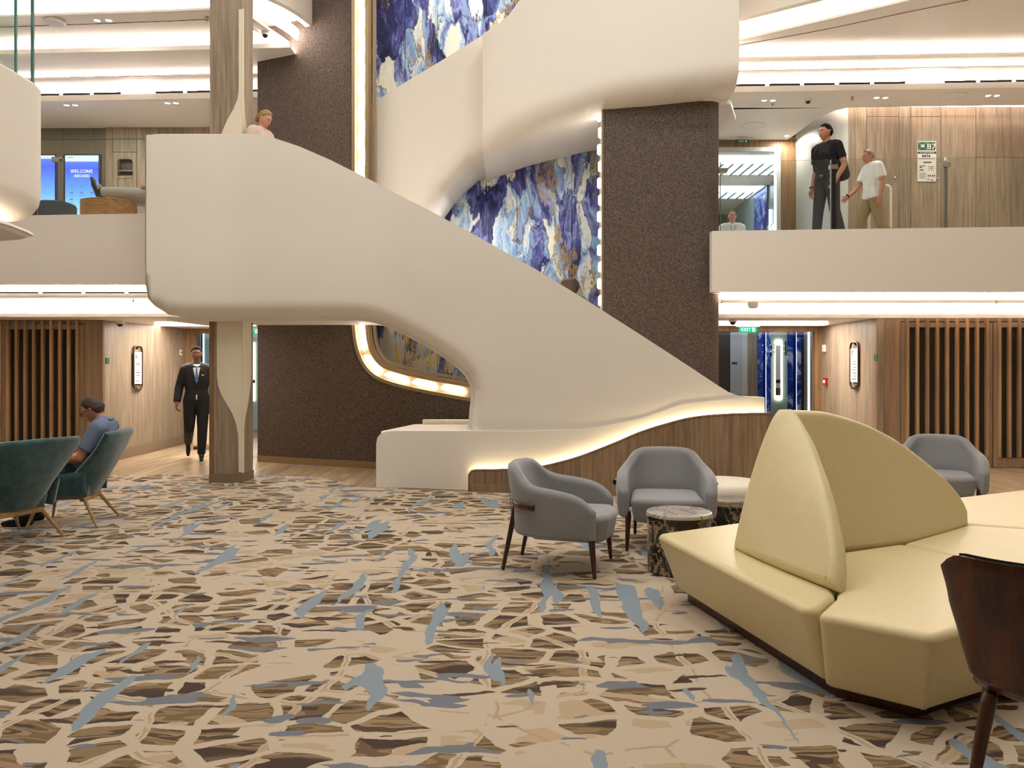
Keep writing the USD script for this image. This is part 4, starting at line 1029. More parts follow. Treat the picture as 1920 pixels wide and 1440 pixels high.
# ------------------------------------------------------------------ teal high-backed lounge chairs (local: facing +x)
def teal_chair(loc, rz, label):
    t = Thing("lounge_chair", label, "lounge chair", loc, rz, group="teal lounge chairs")
    nu = 25; us = np.sin(np.linspace(-1, 1, nu) * np.pi / 2)
    vs = edged(0, 18, 0.03, 0.65)
    G = np.zeros((nu, len(vs), 3))
    for i, u in enumerate(us):
        for j, v in enumerate(vs):
            z = 0.27 + 0.60 * v
            w = np.interp(v, [0, 0.15, 0.5, 0.85, 1.0], [0.235, 0.272, 0.32, 0.362, 0.372])
            wrap = 0.20 * abs(u) ** 3 * np.interp(v, [0, 0.35, 0.7, 1.0], [1.0, 1.0, 0.55, 0.35])
            x = -0.16 - 0.30 * v ** 1.05 + wrap - 0.03 * math.sin(math.pi * v)
            G[i, j] = (x, u * w, z - 0.012 * u * u * v)
    t.part("backrest", pad(G, 0.055, 0.026), "teal_velvet", smooth=60)
    for sy in (1, -1):
        Ga = np.zeros((16, 8, 3))
        for i, a in enumerate(edged(0, 12, 0.03, 0.5)[:16] if len(edged(0, 12, 0.03, 0.5)) >= 16 else np.linspace(0, 1, 16)):
            for j, v in enumerate(np.linspace(0, 1, 8)):
                x = -0.20 + 0.50 * a
                Ga[i, j] = (x, sy * (0.262 + 0.055 * v), 0.275 + v * (0.235 - 0.045 * a))
        t.part("arm", pad(Ga, 0.05, 0.024), "teal_velvet", smooth=60)
    t.part("seat", cushion([(0.32, -0.25), (0.32, 0.25), (-0.2, 0.24), (-0.2, -0.24)], 0.265, 0.40, flare=0.02, rt=0.04, rb=0.03, rc=0.06, crown=0.012, n=90), "teal_velvet", smooth=60)
    t.part("frame", cat(box(-0.16, 0.26, -0.03, 0.03, 0.215, 0.262, 0.006), box(-0.17, -0.11, -0.20, 0.20, 0.222, 0.266, 0.006), box(0.2, 0.26, -0.20, 0.20, 0.222, 0.266, 0.006)), "ash_leg", smooth=False)
    for sx, sy in ((0.23, 0.19), (0.23, -0.19), (-0.15, 0.19), (-0.15, -0.19)):
        k = 1.45 if sx < 0 else 1.35
        t.part("leg", hull([((sx, sy, 0.245), 0.018), ((sx * (1.95 if sx < 0 else 1.3), sy * 1.55, 0.012), 0.0105)], ICO2), "ash_leg")
    return t
def facing(dx, dy): return math.degrees(math.atan2(dy, dx))
RZ1, RZ2 = facing(-0.9, 0.44), facing(-0.99, -0.145)
tc = teal_chair((-4.215, 6.96, .0125), RZ1, "teal velvet high-backed lounge chair, empty and seen from behind")
dup(tc, "lounge_chair", (-4.075, 7.75, .0125), RZ2, "teal velvet high-backed lounge chair in which the man in blue sits", "lounge chair")
# ------------------------------------------------------------------ people (local: facing +x, left is +y)
def V(*a): return np.array(a, float)
STAND = dict(pel=(0, 0, 0.95), hipL=(0, .09, .92), hipR=(0, -.09, .92), kneeL=(.02, .10, .50), kneeR=(.02, -.10, .50), ankL=(-.02, .10, .08), ankR=(-.02, -.10, .08),
             waist=(0, 0, 1.08), chest=(0, 0, 1.28), neck=(-.01, 0, 1.47), head=(.025, 0, 1.625), shL=(0, .185, 1.41), shR=(0, -.185, 1.41),
             elL=(-.03, .245, 1.12), elR=(-.03, -.245, 1.12), wrL=(.05, .26, .88), wrR=(.05, -.26, .88))
def bone(a, ra, b, rb, cut=None):
    m = hull([(a, ra), (b, rb)])
    if cut is not None:
        a, b = V(*a), V(*b); n = (a - b) / np.linalg.norm(a - b); p = b + (a - b) * cut
        m = m.trim_by_plane(tuple(n), float(n @ p))
    return m
def lerp(a, b, t): return V(*a) * (1 - t) + V(*b) * t
def rot_head(yaw, pitch, roll=0):
    R = trimesh.transformations.euler_matrix(math.radians(roll), math.radians(pitch), math.radians(yaw), "sxyz"); return R[:3, :3]

HEAD0 = trimesh.creation.icosphere(4)
def head_shape(grow=0.0):
    u = np.array(HEAD0.vertices); x, y, z = u.T
    rx, ry, rz = 0.098 + grow, 0.076 + grow, 0.119 + grow
    lowz = np.clip(-z, 0, 1); up = np.clip(z, 0, 1)
    Y = y * ry * (1 - 0.34 * lowz ** 1.4)
    X = x * rx * np.where(x < 0, 1 - 0.48 * lowz, 0.95 - 0.05 * lowz) + 0.014 * lowz
    Z = z * rz
    g = lambda y0, z0, sy, sz: np.exp(-((np.abs(y) - y0) / sy) ** 2 - ((z - z0) / sz) ** 2) * (x > 0.15)
    X += 0.012 * g(0, 0.02, 0.13, 0.22) + 0.016 * g(0, -0.20, 0.17, 0.10)           # nose
    X -= 0.009 * g(0.38, 0.06, 0.19, 0.11)                                           # eye sockets
    X += 0.005 * g(0.30, 0.25, 0.30, 0.08)                                           # brow
    X += 0.006 * g(0, -0.44, 0.24, 0.055) + 0.005 * g(0, -0.56, 0.20, 0.05) - 0.004 * g(0, -0.50, 0.28, 0.025)   # lips
    X += 0.008 * g(0, -0.82, 0.28, 0.14)                                             # chin
    return np.c_[X, Y, Z], u
def ear(sy): return hull([((-.004, sy * .076, .012), (.016, .008, .018)), ((.004, sy * .074, -.018), (.010, .006, .014)), ((-.012, sy * .083, .016), (.010, .004, .014))], ICO2)

def hair_cap(style):
    base, u = head_shape(0.0); x, y, z = u.T
    if style == "short":      # forehead hairline, above the ears, down to the nape
        line = np.interp(x, [-1, -0.5, -0.2, 0.0, 0.25, 0.5, 0.75, 1.0], [-0.48, -0.40, -0.12, 0.16, 0.22, 0.50, 0.62, 0.70]); th = 0.012
    elif style == "receding":
        line = np.interp(x, [-1, -0.5, -0.05, 0.25, 0.5, 0.7, 1.0], [-0.55, -0.50, -0.05, 0.42, 0.70, 0.85, 0.95]); th = 0.009
    elif style == "bald_sides":
        line = np.interp(x, [-1, -0.5, -0.05, 0.2, 0.5, 1.0], [-0.55, -0.50, -0.10, 0.2, 1.2, 1.3]); th = 0.008
    else:                     # long
        line = np.interp(x, [-1, -0.5, -0.1, 0.15, 0.45, 0.7, 1.0], [-1.2, -1.1, -0.9, -0.35, 0.40, 0.62, 0.70]); th = 0.022
    k = np.clip((z - line) / 0.16, 0, 1); k = k * k * (3 - 2 * k)
    n = base / (np.linalg.norm(base, axis=1, keepdims=True))
    wob = meshkit.noise(u * 7.0, 3)
    out = base + n * (0.0015 + th * k * (0.75 + 0.5 * wob))[:, None]
    F = np.array(HEAD0.faces); keep = (z > line - 0.02)[F].all(1)
    return trimesh.Trimesh(out, F[keep], process=False)

def hand(wrist, fwd, side_dir, curl=0.5, thumb=1, s=1.0):
    """Palm and five fingers. fwd: along the hand; side_dir: towards the thumb."""
    f = V(*fwd); f /= np.linalg.norm(f); t = V(*side_dir); t -= f * (t @ f); t /= np.linalg.norm(t); n = np.cross(f, t) * thumb
    w = V(*wrist); parts = [hull([(w, .024 * s), (w + f * .035 * s + t * .018 * s, .017 * s), (w + f * .085 * s + t * .030 * s, .012 * s), (w + f * .080 * s - t * .030 * s, .011 * s), (w + f * .03 * s - t * .018 * s, .016 * s)])]
    for q, (off, L) in enumerate(((.030, .075), (.010, .085), (-.011, .078), (-.030, .060))):
        p = w + f * (.085 - .004 * q) * s + t * off * s; d = f.copy(); r = .0092 * s
        for seg in range(3):
            c = curl * (0.35 + 0.35 * seg); d2 = d * math.cos(c) + n * math.sin(c); e = p + d2 * L * s * (0.46, 0.32, 0.26)[seg]
            parts.append(hull([(p, r), (e, r * 0.92)])); p, r, d = e, r * 0.92, d2
    p = w + f * .025 * s + t * .026 * s; d = (f * 0.62 + t * 0.68 + n * 0.3); d /= np.linalg.norm(d)
    e = p + d * .042 * s; parts.append(hull([(p, .012 * s), (e, .010 * s)])); d = d * 0.8 + f * 0.5 + n * 0.25; d /= np.linalg.norm(d)
    parts.append(hull([(e, .010 * s), (e + d * .032 * s, .0085 * s)]))
    return parts

class Person:
    def __init__(self, label, loc, rz, J, skin, scale=1.0, head_yaw=0, head_pitch=0, hands=(0.6, 0.6), palms=None, res=0.02):
        self.t = Thing("person", label, "person", loc, rz); self.s = scale; self.res = res
        self.J = {k: V(*v) for k, v in {**STAND, **J}.items()}; J = self.J; self.R = rot_head(head_yaw, head_pitch); self.skin = skin
        b = [hull([(J["hipL"], .095), (J["hipR"], .095), (J["pel"] + V(0, 0, .06), .10)]), hull([(J["pel"] + V(0, .06, .05), .09), (J["pel"] + V(0, -.06, .05), .09), (J["waist"] + V(0, .055, 0), .088), (J["waist"] + V(0, -.055, 0), .088)]),
             hull([(J["waist"] + V(0, .055, 0), .088), (J["waist"] + V(0, -.055, 0), .088), (J["chest"] + V(0, .08, 0), .098), (J["chest"] + V(0, -.08, 0), .098)]),
             hull([(J["chest"] + V(0, .08, 0), .098), (J["chest"] + V(0, -.08, 0), .098), (lerp(J["shL"], J["neck"], .25), .062), (lerp(J["shR"], J["neck"], .25), .062)]),
             hull([(lerp(J["shL"], J["neck"], .12), .058), (J["neck"], .055)]), hull([(lerp(J["shR"], J["neck"], .12), .058), (J["neck"], .055)]),
             bone(J["neck"] - V(0, 0, .03), .06, J["head"] - self.R @ V(.012, 0, .05), .052)]
        for k in "LR":
            b += [bone(J["sh" + k], .056, lerp(J["sh" + k], J["el" + k], .4), .05), bone(lerp(J["sh" + k], J["el" + k], .4), .05, J["el" + k], .040), bone(J["el" + k], .040, lerp(J["el" + k], J["wr" + k], .3), .042), bone(lerp(J["el" + k], J["wr" + k], .3), .042, J["wr" + k], .027)]
            b += [bone(J["hip" + k], .092, J["knee" + k], .058), bone(J["knee" + k], .058, lerp(J["knee" + k], J["ank" + k], .35), .058), bone(lerp(J["knee" + k], J["ank" + k], .35), .058, J["ank" + k], .038)]
            i = "LR".index(k); pal = (palms or {}).get(k)
            f = J["wr" + k] - J["el" + k]; sd = V(1, 0, 0) if pal is None else V(*pal)
            if abs(f @ sd) / np.linalg.norm(f) > 0.95: sd = V(0, 0, 1)
            b += hand(J["wr" + k], f, sd, hands[i], thumb=(1 if k == "L" else -1))
        hv, _ = head_shape(); hm = m3.Manifold(m3.Mesh(np.asarray(hv @ self.R.T + J["head"], np.float32), np.asarray(HEAD0.faces, np.uint32)))
        for sy in (1, -1):
            e = arr(ear(sy)); b.append(m3.Manifold(m3.Mesh(np.asarray(np.array(e.vertices) @ self.R.T + J["head"], np.float32), np.asarray(e.faces, np.uint32))))
        body = m3.Manifold.batch_boolean(b, m3.OpType.Add)
        tm = arr(body.refine_to_length(0.022)); tm.merge_vertices(); trimesh.smoothing.filter_taubin(tm, lamb=0.5, nu=0.53, iterations=4)
        m = m3.Manifold.batch_boolean([body], m3.OpType.Add)
        self.body = self.put("body", self.sc(cat(tm, ) if hm.is_empty() else self.join(tm, hm)), skin, smooth=60)
    def join(self, tm, hm):
        try:
            a = m3.Manifold(m3.Mesh(np.asarray(tm.vertices, np.float32), np.asarray(tm.faces, np.uint32)))
            r = a + hm
            if not r.is_empty(): return arr(r)
        except Exception: pass
        return cat(tm, arr(hm))
    def sc(self, m):
        m = arr(m).copy(); m.apply_scale(self.s); return m
    def put(self, name, mesh, mat, smooth=60, label=None): return self.t.part(name, mesh, mat, smooth=smooth, label=label)
    def add(self, name, mesh, mat, label=None, smooth=60): return self.put(name, self.sc(mesh), mat, smooth, label)
    def on_head(self, m): m = arr(m).copy(); m.vertices = np.array(m.vertices) @ self.R.T + self.J["head"]; return m
    def face(self, hair, style, lips="lip", eyes=True):
        if style: self.add("hair", self.on_head(hair_cap(style)), hair)
        if eyes:
            for sy in (1, -1):
                self.add("eye", self.on_head(hull([((.0835, sy * .029, .008), (.006, .0125, .0075))], ICO2)), "eye_white")
                self.add("iris", self.on_head(hull([((.0885, sy * .029, .008), (.003, .0062, .0066))], ICO2)), "iris")
                self.add("eyebrow", self.on_head(hull([((.0935, sy * .018, .026), .0032), ((.0915, sy * .032, .030), .0034), ((.083, sy * .045, .025), .0026)])), hair)
            self.add("mouth", self.on_head(hull([((.0985, 0, -.0555), (.004, .006, .005)), ((.090, .022, -.057), .002), ((.090, -.022, -.057), .002)])), lips)
    def torso(self, g=0.014, hem=None, name="shirt", m="shirt_white", sleeve=0.5, collar=True, hip_g=None):
        J = self.J; hg = g if hip_g is None else hip_g
        b = [hull([(J["waist"] + V(0, .055, 0), .088 + g), (J["waist"] + V(0, -.055, 0), .088 + g), (J["chest"] + V(0, .08, 0), .098 + g), (J["chest"] + V(0, -.08, 0), .098 + g)]),
             hull([(J["chest"] + V(0, .08, 0), .098 + g), (J["chest"] + V(0, -.08, 0), .098 + g), (lerp(J["shL"], J["neck"], .25), .062 + g), (lerp(J["shR"], J["neck"], .25), .062 + g)]),
             hull([(lerp(J["shL"], J["neck"], .12), .058 + g), (J["neck"] - V(0, 0, .012), .050 + g)]), hull([(lerp(J["shR"], J["neck"], .12), .058 + g), (J["neck"] - V(0, 0, .012), .050 + g)])]
        low = hull([(J["waist"] + V(0, .055, 0), .088 + g), (J["waist"] + V(0, -.055, 0), .088 + g), (J["hipL"], .095 + hg), (J["hipR"], .095 + hg), (J["pel"] + V(0, 0, .03), .105 + hg)])
        d = J["waist"] - J["pel"]; d /= np.linalg.norm(d); hem_p = J["pel"] - d * (0.02 if hem is None else hem)
        b.append(low.trim_by_plane(tuple(d), float(d @ hem_p)))
        for k in "LR":
            a, e, w = J["sh" + k], J["el" + k], J["wr" + k]
            if sleeve <= 1: 
                q = lerp(a, e, sleeve + 0.12); b += [bone(a, .058 + g, q, .050 + g * 1.2, cut=0.12)]
            else:
                q = lerp(e, w, sleeve - 1 + 0.08); b += [bone(a, .058 + g, lerp(a, e, .4), .052 + g), bone(lerp(a, e, .4), .052 + g, e, .043 + g), bone(e, .043 + g, q, .032 + g, cut=0.08)]
        self.add(name, blob(b, self.res, 5), m)
    def trousers(self, m, g=0.012, name="trousers", end=0.96):
        J = self.J
        b = [hull([(J["hipL"], .095 + g), (J["hipR"], .095 + g), (J["pel"] + V(0, 0, .05), .10 + g)])]
        for k in "LR":
            h, n, a = J["hip" + k], J["knee" + k], J["ank" + k]
            b += [bone(h, .095 + g, n, .062 + g), bone(n, .062 + g, lerp(n, a, .35), .058 + g), bone(lerp(n, a, .35), .058 + g, lerp(n, a, end + .06), .044 + g, cut=0.06)]
        self.add(name, blob(b, self.res, 5), m)
    def shoes(self, m="shoe_black", dirs=None, sole=None):
        for k in "LR":
            a = self.J["ank" + k]; d, dn = (dirs or {}).get(k, (V(1, 0, 0), V(0, 0, -1))); d, dn = V(*d), V(*dn)
            d /= np.linalg.norm(d); dn /= np.linalg.norm(dn)
            p = lambda x, z: a + d * x + dn * z
            sh = blob([hull([(p(-.035, .045), .034), (p(.0, -.005), .045), (p(.06, .04), .036)]), hull([(p(.05, .045), .034), (p(.13, .055), .034), (p(.19, .062), .022)]), hull([(p(-.04, .06), .022), (p(.1, .065), .030), (p(.19, .068), .018)])], 0.015, 4)
            self.add("shoe", sh, m)

# 1. man in black suit walking towards the viewer
SUIT = dict(kneeL=(.07, .085, .50), ankL=(.08, .07, .085), kneeR=(.05, -.11, .49), ankR=(-.28, -.125, .25), wrR=(.10, -.285, .90), elR=(-.02, -.255, 1.13), elL=(-.03, .26, 1.13), wrL=(.0, .29, .88), head=(.03, 0, 1.65), neck=(-.01, 0, 1.485), shL=(0, .172, 1.41), shR=(0, -.172, 1.41))
pm = Person("man in black suit and blue tie walking past the column", (-4.86, 12.82, 0.004), facing(0.38, -1), SUIT, "skin_b", 0.985, head_yaw=-6, hands=(.7, 1.2))
pm.face("hair_black", "short")
pm.trousers("suit_black", .016)
pm.torso(.022, hem=.16, name="jacket", m="suit_black", sleeve=1.93, hip_g=.02)
pm.add("shirt", blob([hull([((.108, .045, 1.43), .012), ((.108, -.045, 1.43), .012), ((.128, 0, 1.20), .006)]), hull([((.05, .05, 1.485), .012), ((.05, -.05, 1.485), .012), ((.085, 0, 1.46), .016)])], .01, 2), "shirt_white", label="white shirt front and collar")
pm.add("shirt_tail", hull([((.124, .0, 1.01), .012), ((.120, .0, .955), .010)]), "shirt_white")
pm.add("tie", cat(hull([((.112, 0, 1.455), .014), ((.122, 0, 1.425), .010)]), hull([((.124, 0, 1.43), .007), ((.136, .022, 1.24), .006), ((.136, -.022, 1.24), .006), ((.134, 0, 1.205), .005)])), "tie_blue", label="light blue tie")
for sy in (1, -1):
    pm.add("lapel", hull([((.090, sy * .078, 1.46), .008), ((.122, sy * .068, 1.33), .008), ((.132, sy * .012, 1.17), .007), ((.110, sy * .055, 1.44), .006), ((.115, sy * .10, 1.36), .006)]), "suit_black")
pm.add("name_badge", hull([((.127, .085, 1.325), (.004, .026, .010))], ICO2), "badge_gold", label="pale oval name badge")
pm.shoes(dirs={"R": (V(.55, 0, -.83), V(-.83, 0, -.55))})
su = Thing("suitcase", "cream hard-shell suitcase beyond the man in the suit", "suitcase", (-5.28, 14.4, 0.004))
su.part("shell", cushion([(-.22, -.13), (.22, -.13), (.22, .13), (-.22, .13)], .05, .60, rt=.05, rb=.05, rc=.06), "suitcase_shell", smooth=60)
for sx in (-1, 1):
    for sy in (-1, 1): su.part("wheel", tube([(sx * .17, sy * .09 - .012, .028), (sx * .17, sy * .09 + .012, .028)], .028, 14), "black_plastic")
su.part("handle", tube([(-.08, .08, .60), (-.08, .08, .80), (.08, .08, .80), (.08, .08, .60)], .010, 8), "black_plastic")

# 2. seated man in the teal chair, reading, head bent
sd = V(1, 0, 0)
SEAT = dict(pel=(-.10, 0, .50), hipL=(-.06, .10, .495), hipR=(-.06, -.10, .495), waist=(-.165, 0, .62), chest=(-.215, 0, .79), neck=(-.225, 0, .945), head=(-.135, 0, 1.045), shL=(-.235, .185, .885), shR=(-.235, -.185, .885),
            elL=(-.10, .25, .625), elR=(-.10, -.25, .625), wrL=(.13, .15, .60), wrR=(.13, -.15, .60), kneeL=(.37, .13, .49), kneeR=(.37, -.13, .49), ankL=(.40, .12, .09), ankR=(.40, -.12, .09))
ps = Person("man with glasses in a blue short-sleeved shirt reading in a teal chair", (-4.04, 7.74, 0.012), RZ2, SEAT, "skin_a", 1.0, head_pitch=28, hands=(.9, .9), palms={"L": (0, 0, 1), "R": (0, 0, 1)}, res=.016)
ps.face("hair_brown", "short")
ps.torso(.018, hem=.0, name="shirt", m="shirt_chambray", sleeve=.72)
ps.add("collar", blob([hull([((-.27, .055, .955), .016), ((-.205, .075, .945), .014), ((-.165, .03, .92), .014)]), hull([((-.27, -.055, .955), .016), ((-.205, -.075, .945), .014), ((-.165, -.03, .92), .014)]), hull([((-.285, .05, .96), .016), ((-.285, -.05, .96), .016)])], .012, 2), "shirt_chambray")
ps.trousers("denim", .012)
ps.shoes("shoe_black")
gl = [tube([(.106, sy * .030 + .022 * math.cos(a), .006 + .016 * math.sin(a)) for a in np.linspace(0, 2 * np.pi, 15)], .0026, 6) for sy in (1, -1)] + [tube([(.104, sy * .05, .010), (.06, sy * .078, .012), (0, sy * .083, .010)], .0026, 6) for sy in (1, -1)]
ps.add("glasses", ps.on_head(cat(*gl, tube([(.107, .009, .008), (.107, -.009, .008)], .0022, 6))), "black_plastic")
bk = Thing("book", "small open book held by the seated man", "book", (-4.25, 7.71, 0.60), RZ2)
bk.part("cover", cat(box(-.07, .07, -.10, -.002, 0, .006), box(-.07, .07, .002, .10, 0, .006)), "black_plastic", smooth=False)
bk.part("page_block", cat(box(-.066, .066, -.096, -.003, .006, .014), box(-.066, .066, .003, .096, .006, .014)), "sign_white", smooth=False)

# 3. man in black T-shirt with a backpack on deck 2
BLK = dict(kneeR=(.05, -.11, .50), ankR=(.10, -.11, .08), kneeL=(-.02, .12, .50), ankL=(-.20, .12, .10), elR=(-.08, -.26, 1.12), wrR=(-.02, -.28, .86), elL=(-.06, .25, 1.12), wrL=(.10, .24, .90))
pb = Person("man in black T-shirt with backpack standing at the glass railing", (4.70, 12.42, Z2), facing(-0.86, -0.5), BLK, "skin_a", 1.035, head_yaw=-14, hands=(.4, .7))
pb.face("hair_black", "short")
pb.torso(.016, hem=.02, name="t_shirt", m="tee_black", sleeve=.62)
pb.trousers("trousers_navy", .014)
pb.shoes()
pb.add("belt", tube([(.118 * math.cos(a), .165 * math.sin(a), .985) for a in np.linspace(0, 2 * np.pi, 33)], .016, 6, squash=(.4, 1.2)), "shoe_black")
pb.add("buckle", obox((.125, 0, .985), (.012, .06, .042), c=.004), "chrome")
pb.add("watch", tube([V(-.02, -.28, .885) + V(.034 * math.cos(a), .034 * math.sin(a), 0) for a in np.linspace(0, 2 * np.pi, 17)], .010, 6), "shoe_black")
pb.add("sunglasses", cat(*[hull([((.122, .03 + .014 * i, 1.33 - .02 * abs(i)), (.006, .010, .022))]) for i in (0, 1)]), "black_plastic")
bp = Thing("backpack", "black backpack on the back of the man in the black T-shirt", "backpack", (4.70, 12.42, Z2), facing(-0.86, -0.5))
bp.part("bag", blob([hull([((-.20, .10, 1.42), .05), ((-.20, -.10, 1.42), .05), ((-.25, .12, 1.05), .075), ((-.25, -.12, 1.05), .075), ((-.17, .12, 1.0), .05), ((-.17, -.12, 1.0), .05)])], .03, 3), "backpack_black")
for sy in (1, -1):
    bp.part("strap", tube(spline(np.array([(-.14, sy * .10, 1.47), (-.03, sy * .115, 1.535), (.085, sy * .115, 1.46), (.115, sy * .13, 1.30), (.04, sy * .185, 1.14), (-.13, sy * .15, 1.08)]), 24), .016, 6, squash=(1.3, .5)), "backpack_black")

# 4. man in white T-shirt walking left
WHT = dict(pel=(-.03, 0, .95), kneeR=(.16, -.10, .52), ankR=(.16, -.10, .12), kneeL=(-.08, .10, .50), ankL=(-.38, .10, .18), elR=(.10, -.25, 1.15), wrR=(.30, -.24, .97), elL=(-.05, .25, 1.14), wrL=(.02, .26, .90), head=(.07, 0, 1.60), neck=(.03, 0, 1.46))
pw = Person("man in white T-shirt with grey hair walking along the upper wood wall", (5.78, 13.35, Z2), facing(-1, -0.12), WHT, "skin_a", 0.97, head_pitch=12, hands=(.7, .7))
pw.face("hair_grey", "receding")
pw.torso(.024, hem=.03, name="t_shirt", m="shirt_white", sleeve=.70)
pw.trousers("khaki", .02, end=.93)
pw.shoes("grey_pants")
pw.add("watch", tube([V(.30, -.24, .985) + V(.012 * math.cos(a), .034 * math.sin(a), .03 * math.cos(a)) for a in np.linspace(0, 2 * np.pi, 17)], .010, 6), "shoe_black")

# 5. crew man seated in the upper lobby
CRW = dict(SEAT); CRW.update(waist=(-.12, 0, .62), chest=(-.1, 0, .80), neck=(-.10, 0, .955), head=(-.07, 0, 1.11), shL=(-.1, .185, .90), shR=(-.1, -.185, .90))
pc = Person("crew man in white shirt seated in the upper lift lobby", (4.30, 16.2, Z2), facing(-0.1, -1), CRW, "skin_c", 1.0, hands=(.8, .8))
pc.face("hair_brown", "receding"); pc.torso(.016, hem=0, name="shirt", m="shirt_white", sleeve=1.9); pc.trousers("trousers_navy"); pc.shoes()
pc.add("lanyard", cat(*[tube([(-.07, sy * .055, .96), (.02, sy * .045, .90), (.035, sy * .01, .74)], .004, 5) for sy in (1, -1)]), "suit_black")
stl = Thing("stool", "plain stool under the crew man in the upper lobby", "stool", (4.30, 16.28, Z2))
stl.part("seat", cushion([(-.2, -.2), (.2, -.2), (.2, .2), (-.2, .2)], .34, .40, rt=.02, rb=.02), "charcoal_fabric")
for sx in (-1, 1):
    for sy in (-1, 1): stl.part("leg", tube([(sx * .15, sy * .15, .35), (sx * .18, sy * .18, 0.004)], .014), "chrome")

# 6. woman at the top of the stairs, looking down
WOM = dict(head=(.06, 0, 1.60), neck=(.015, 0, 1.46))
pq = Person("woman with tied-back hair looking down at the stair landing", (-3.17, 10.50, 3.25 * 17 / 18), facing(1, -.35), WOM, "skin_c", 0.935, head_pitch=26, hands=(.7, .7))
pq.face("hair_blond", "short"); pq.torso(.014, name="blouse", m="pink_top", sleeve=.6); pq.trousers("denim"); pq.shoes()
pq.add("hair_bun", pq.on_head(hull([((-.105, 0, -.01), .035), ((-.11, 0, -.05), .03)], ICO2)), "hair_blond")

# 7. woman walking down behind the balustrade (only her hair and shoulder show)
x7, z7 = onto(1071, 548, F_ST)
WD = dict(head=(.05, 0, 1.60), neck=(.01, 0, 1.46))
Y7 = 10.12; hz = EYE + (HY - 541) / FPX * Y7
pd_ = Person("woman with brown hair and green top behind the stair balustrade", ((1068 - CX) / FPX * Y7 + .0, Y7, hz - 1.50), facing(.75, 1), WD, "skin_c", 0.94, head_pitch=20, hands=(.7, .7))
pd_.face("hair_brown", "long"); pd_.torso(.016, name="top", m="teal_top", sleeve=.6); pd_.trousers("denim"); pd_.shoes()
pd_.add("long_hair", blob([hull([((-.03, .04, 1.66), .065), ((-.03, -.04, 1.66), .065), ((-.08, .08, 1.52), .06), ((-.08, -.08, 1.52), .06)]), hull([((-.08, .08, 1.52), .06), ((-.08, -.08, 1.52), .06), ((-.11, .10, 1.36), .045), ((-.11, -.10, 1.36), .045)])], .02, 2), "hair_brown")

# 8. person lying back on deck 2 with feet on the round table
LEG = dict(SEAT); LEG.update(kneeL=(.36, .07, .53), kneeR=(.36, -.08, .47), ankL=(.80, .05, .56), ankR=(.78, -.07, .50))
pl_ = Person("person in grey trousers resting feet in striped trainers on a table", (-4.83, 11.55, Z2 + .02), facing(-1, -.03), LEG, "skin_c", 1.05, hands=(.8, .8))
pl_.face("hair_brown", "short"); pl_.torso(.016, name="shirt", m="tee_black", sleeve=1.9); pl_.trousers("grey_pants", .02, end=.93)
pl_.shoes("shoe_black", dirs={"L": (V(.25, .1, 1), V(1, 0, -.2)), "R": (V(.25, -.1, 1), V(1, 0, -.2))})
for i in range(3):
    a = pl_.J["ankL"]
    pl_.add("stripe", hull([(a + V(.0 + .01, .043, .03 + .026 * i), .005), (a + V(.055, .030, .06 + .026 * i), .005)]), "sign_white")
    pl_.add("stripe", hull([(a + V(.0 + .01, -.043, .03 + .026 * i) , .005), (a + V(.055, -.030, .06 + .026 * i), .005)]), "sign_white")
# ------------------------------------------------------------------ upper deck, right: wood wall, pale corner, lobby
YW = 14.2
wx = lambda px, Y=YW: (px - CX) / FPX * Y
wu = Thing("wall_upper_right", "grey-brown veneered wall of flush panels on the upper right deck", "wall", (7.5, YW, Z2), kind="structure")
ed = [1590, 1625, 1685, 1708, 1764, 1830, 1896, 1962, 2030]
for a, b in zip(ed[:-1], ed[1:]):
    if a >= 1830:
        for z0, z1 in ((Z2, 5.0), (5.004, 6.2)): wu.W("wall_panel", box(wx(a) + .003, wx(b) - .003, YW, YW + .08, z0, z1, .003), "wood_wall", smooth=False)
    else:
        wu.W("wall_panel", box(wx(a) + .003, wx(b) - .003, YW, YW + .08, Z2, 6.2 if a not in (1625, 1708) else 5.70, .003), "wood_wall", smooth=False)
        if a in (1625, 1708): wu.W("wall_panel", box(wx(a) + .003, wx(b) - .003, YW, YW + .08, 5.704, 6.2, .003), "wood_wall", smooth=False)
wu.W("backing", box(5.8, 9.5, YW + .08, YW + .14, Z2, 6.3), "dark_door", smooth=False)
cp = spline(np.array([(5.735, 14.20), (5.60, 14.24), (5.50, 14.36), (5.45, 14.6), (5.42, 15.0), (5.42, 15.9)]), 30)
G = np.array([np.c_[cp, np.full(30, Z2)], np.c_[cp, np.full(30, 6.2)], np.c_[cp + [.08, .06], np.full(30, 6.2)], np.c_[cp + [.08, .06], np.full(30, Z2)]])
struct("wall_upper_corner", loft(G, close_u=True, caps=True), "pale_wall", "pale rounded wall corner beside the upper lift lobby")
struct("ceiling", prism([(2.7, 13.9), (5.60, 13.90), (5.46, 14.02), (5.36, 14.3), (5.30, 14.7), (5.27, 15.9), (2.7, 15.9)], CZ2, CZ2 + .012), "ceiling_paint", "ceiling in front of the upper lift lobby", "ceiling", smooth=False)
struct("ceiling", box(5.2, 9.5, 13.6, 16.0, 6.22, 6.26), "ceiling_paint", "hidden cove ceiling above the upper wood wall", "ceiling", smooth=False)
obj("cove_light", cat(box(5.8, 9.4, 13.86, 13.92, 5.78, 5.79), prism([(5.30, 14.25), (5.36, 14.1), (5.40, 14.1), (5.34, 14.3)], 5.80, 5.82)), "led_low", "linear lamp washing the top of the upper wood wall", "cove light", smooth=False)
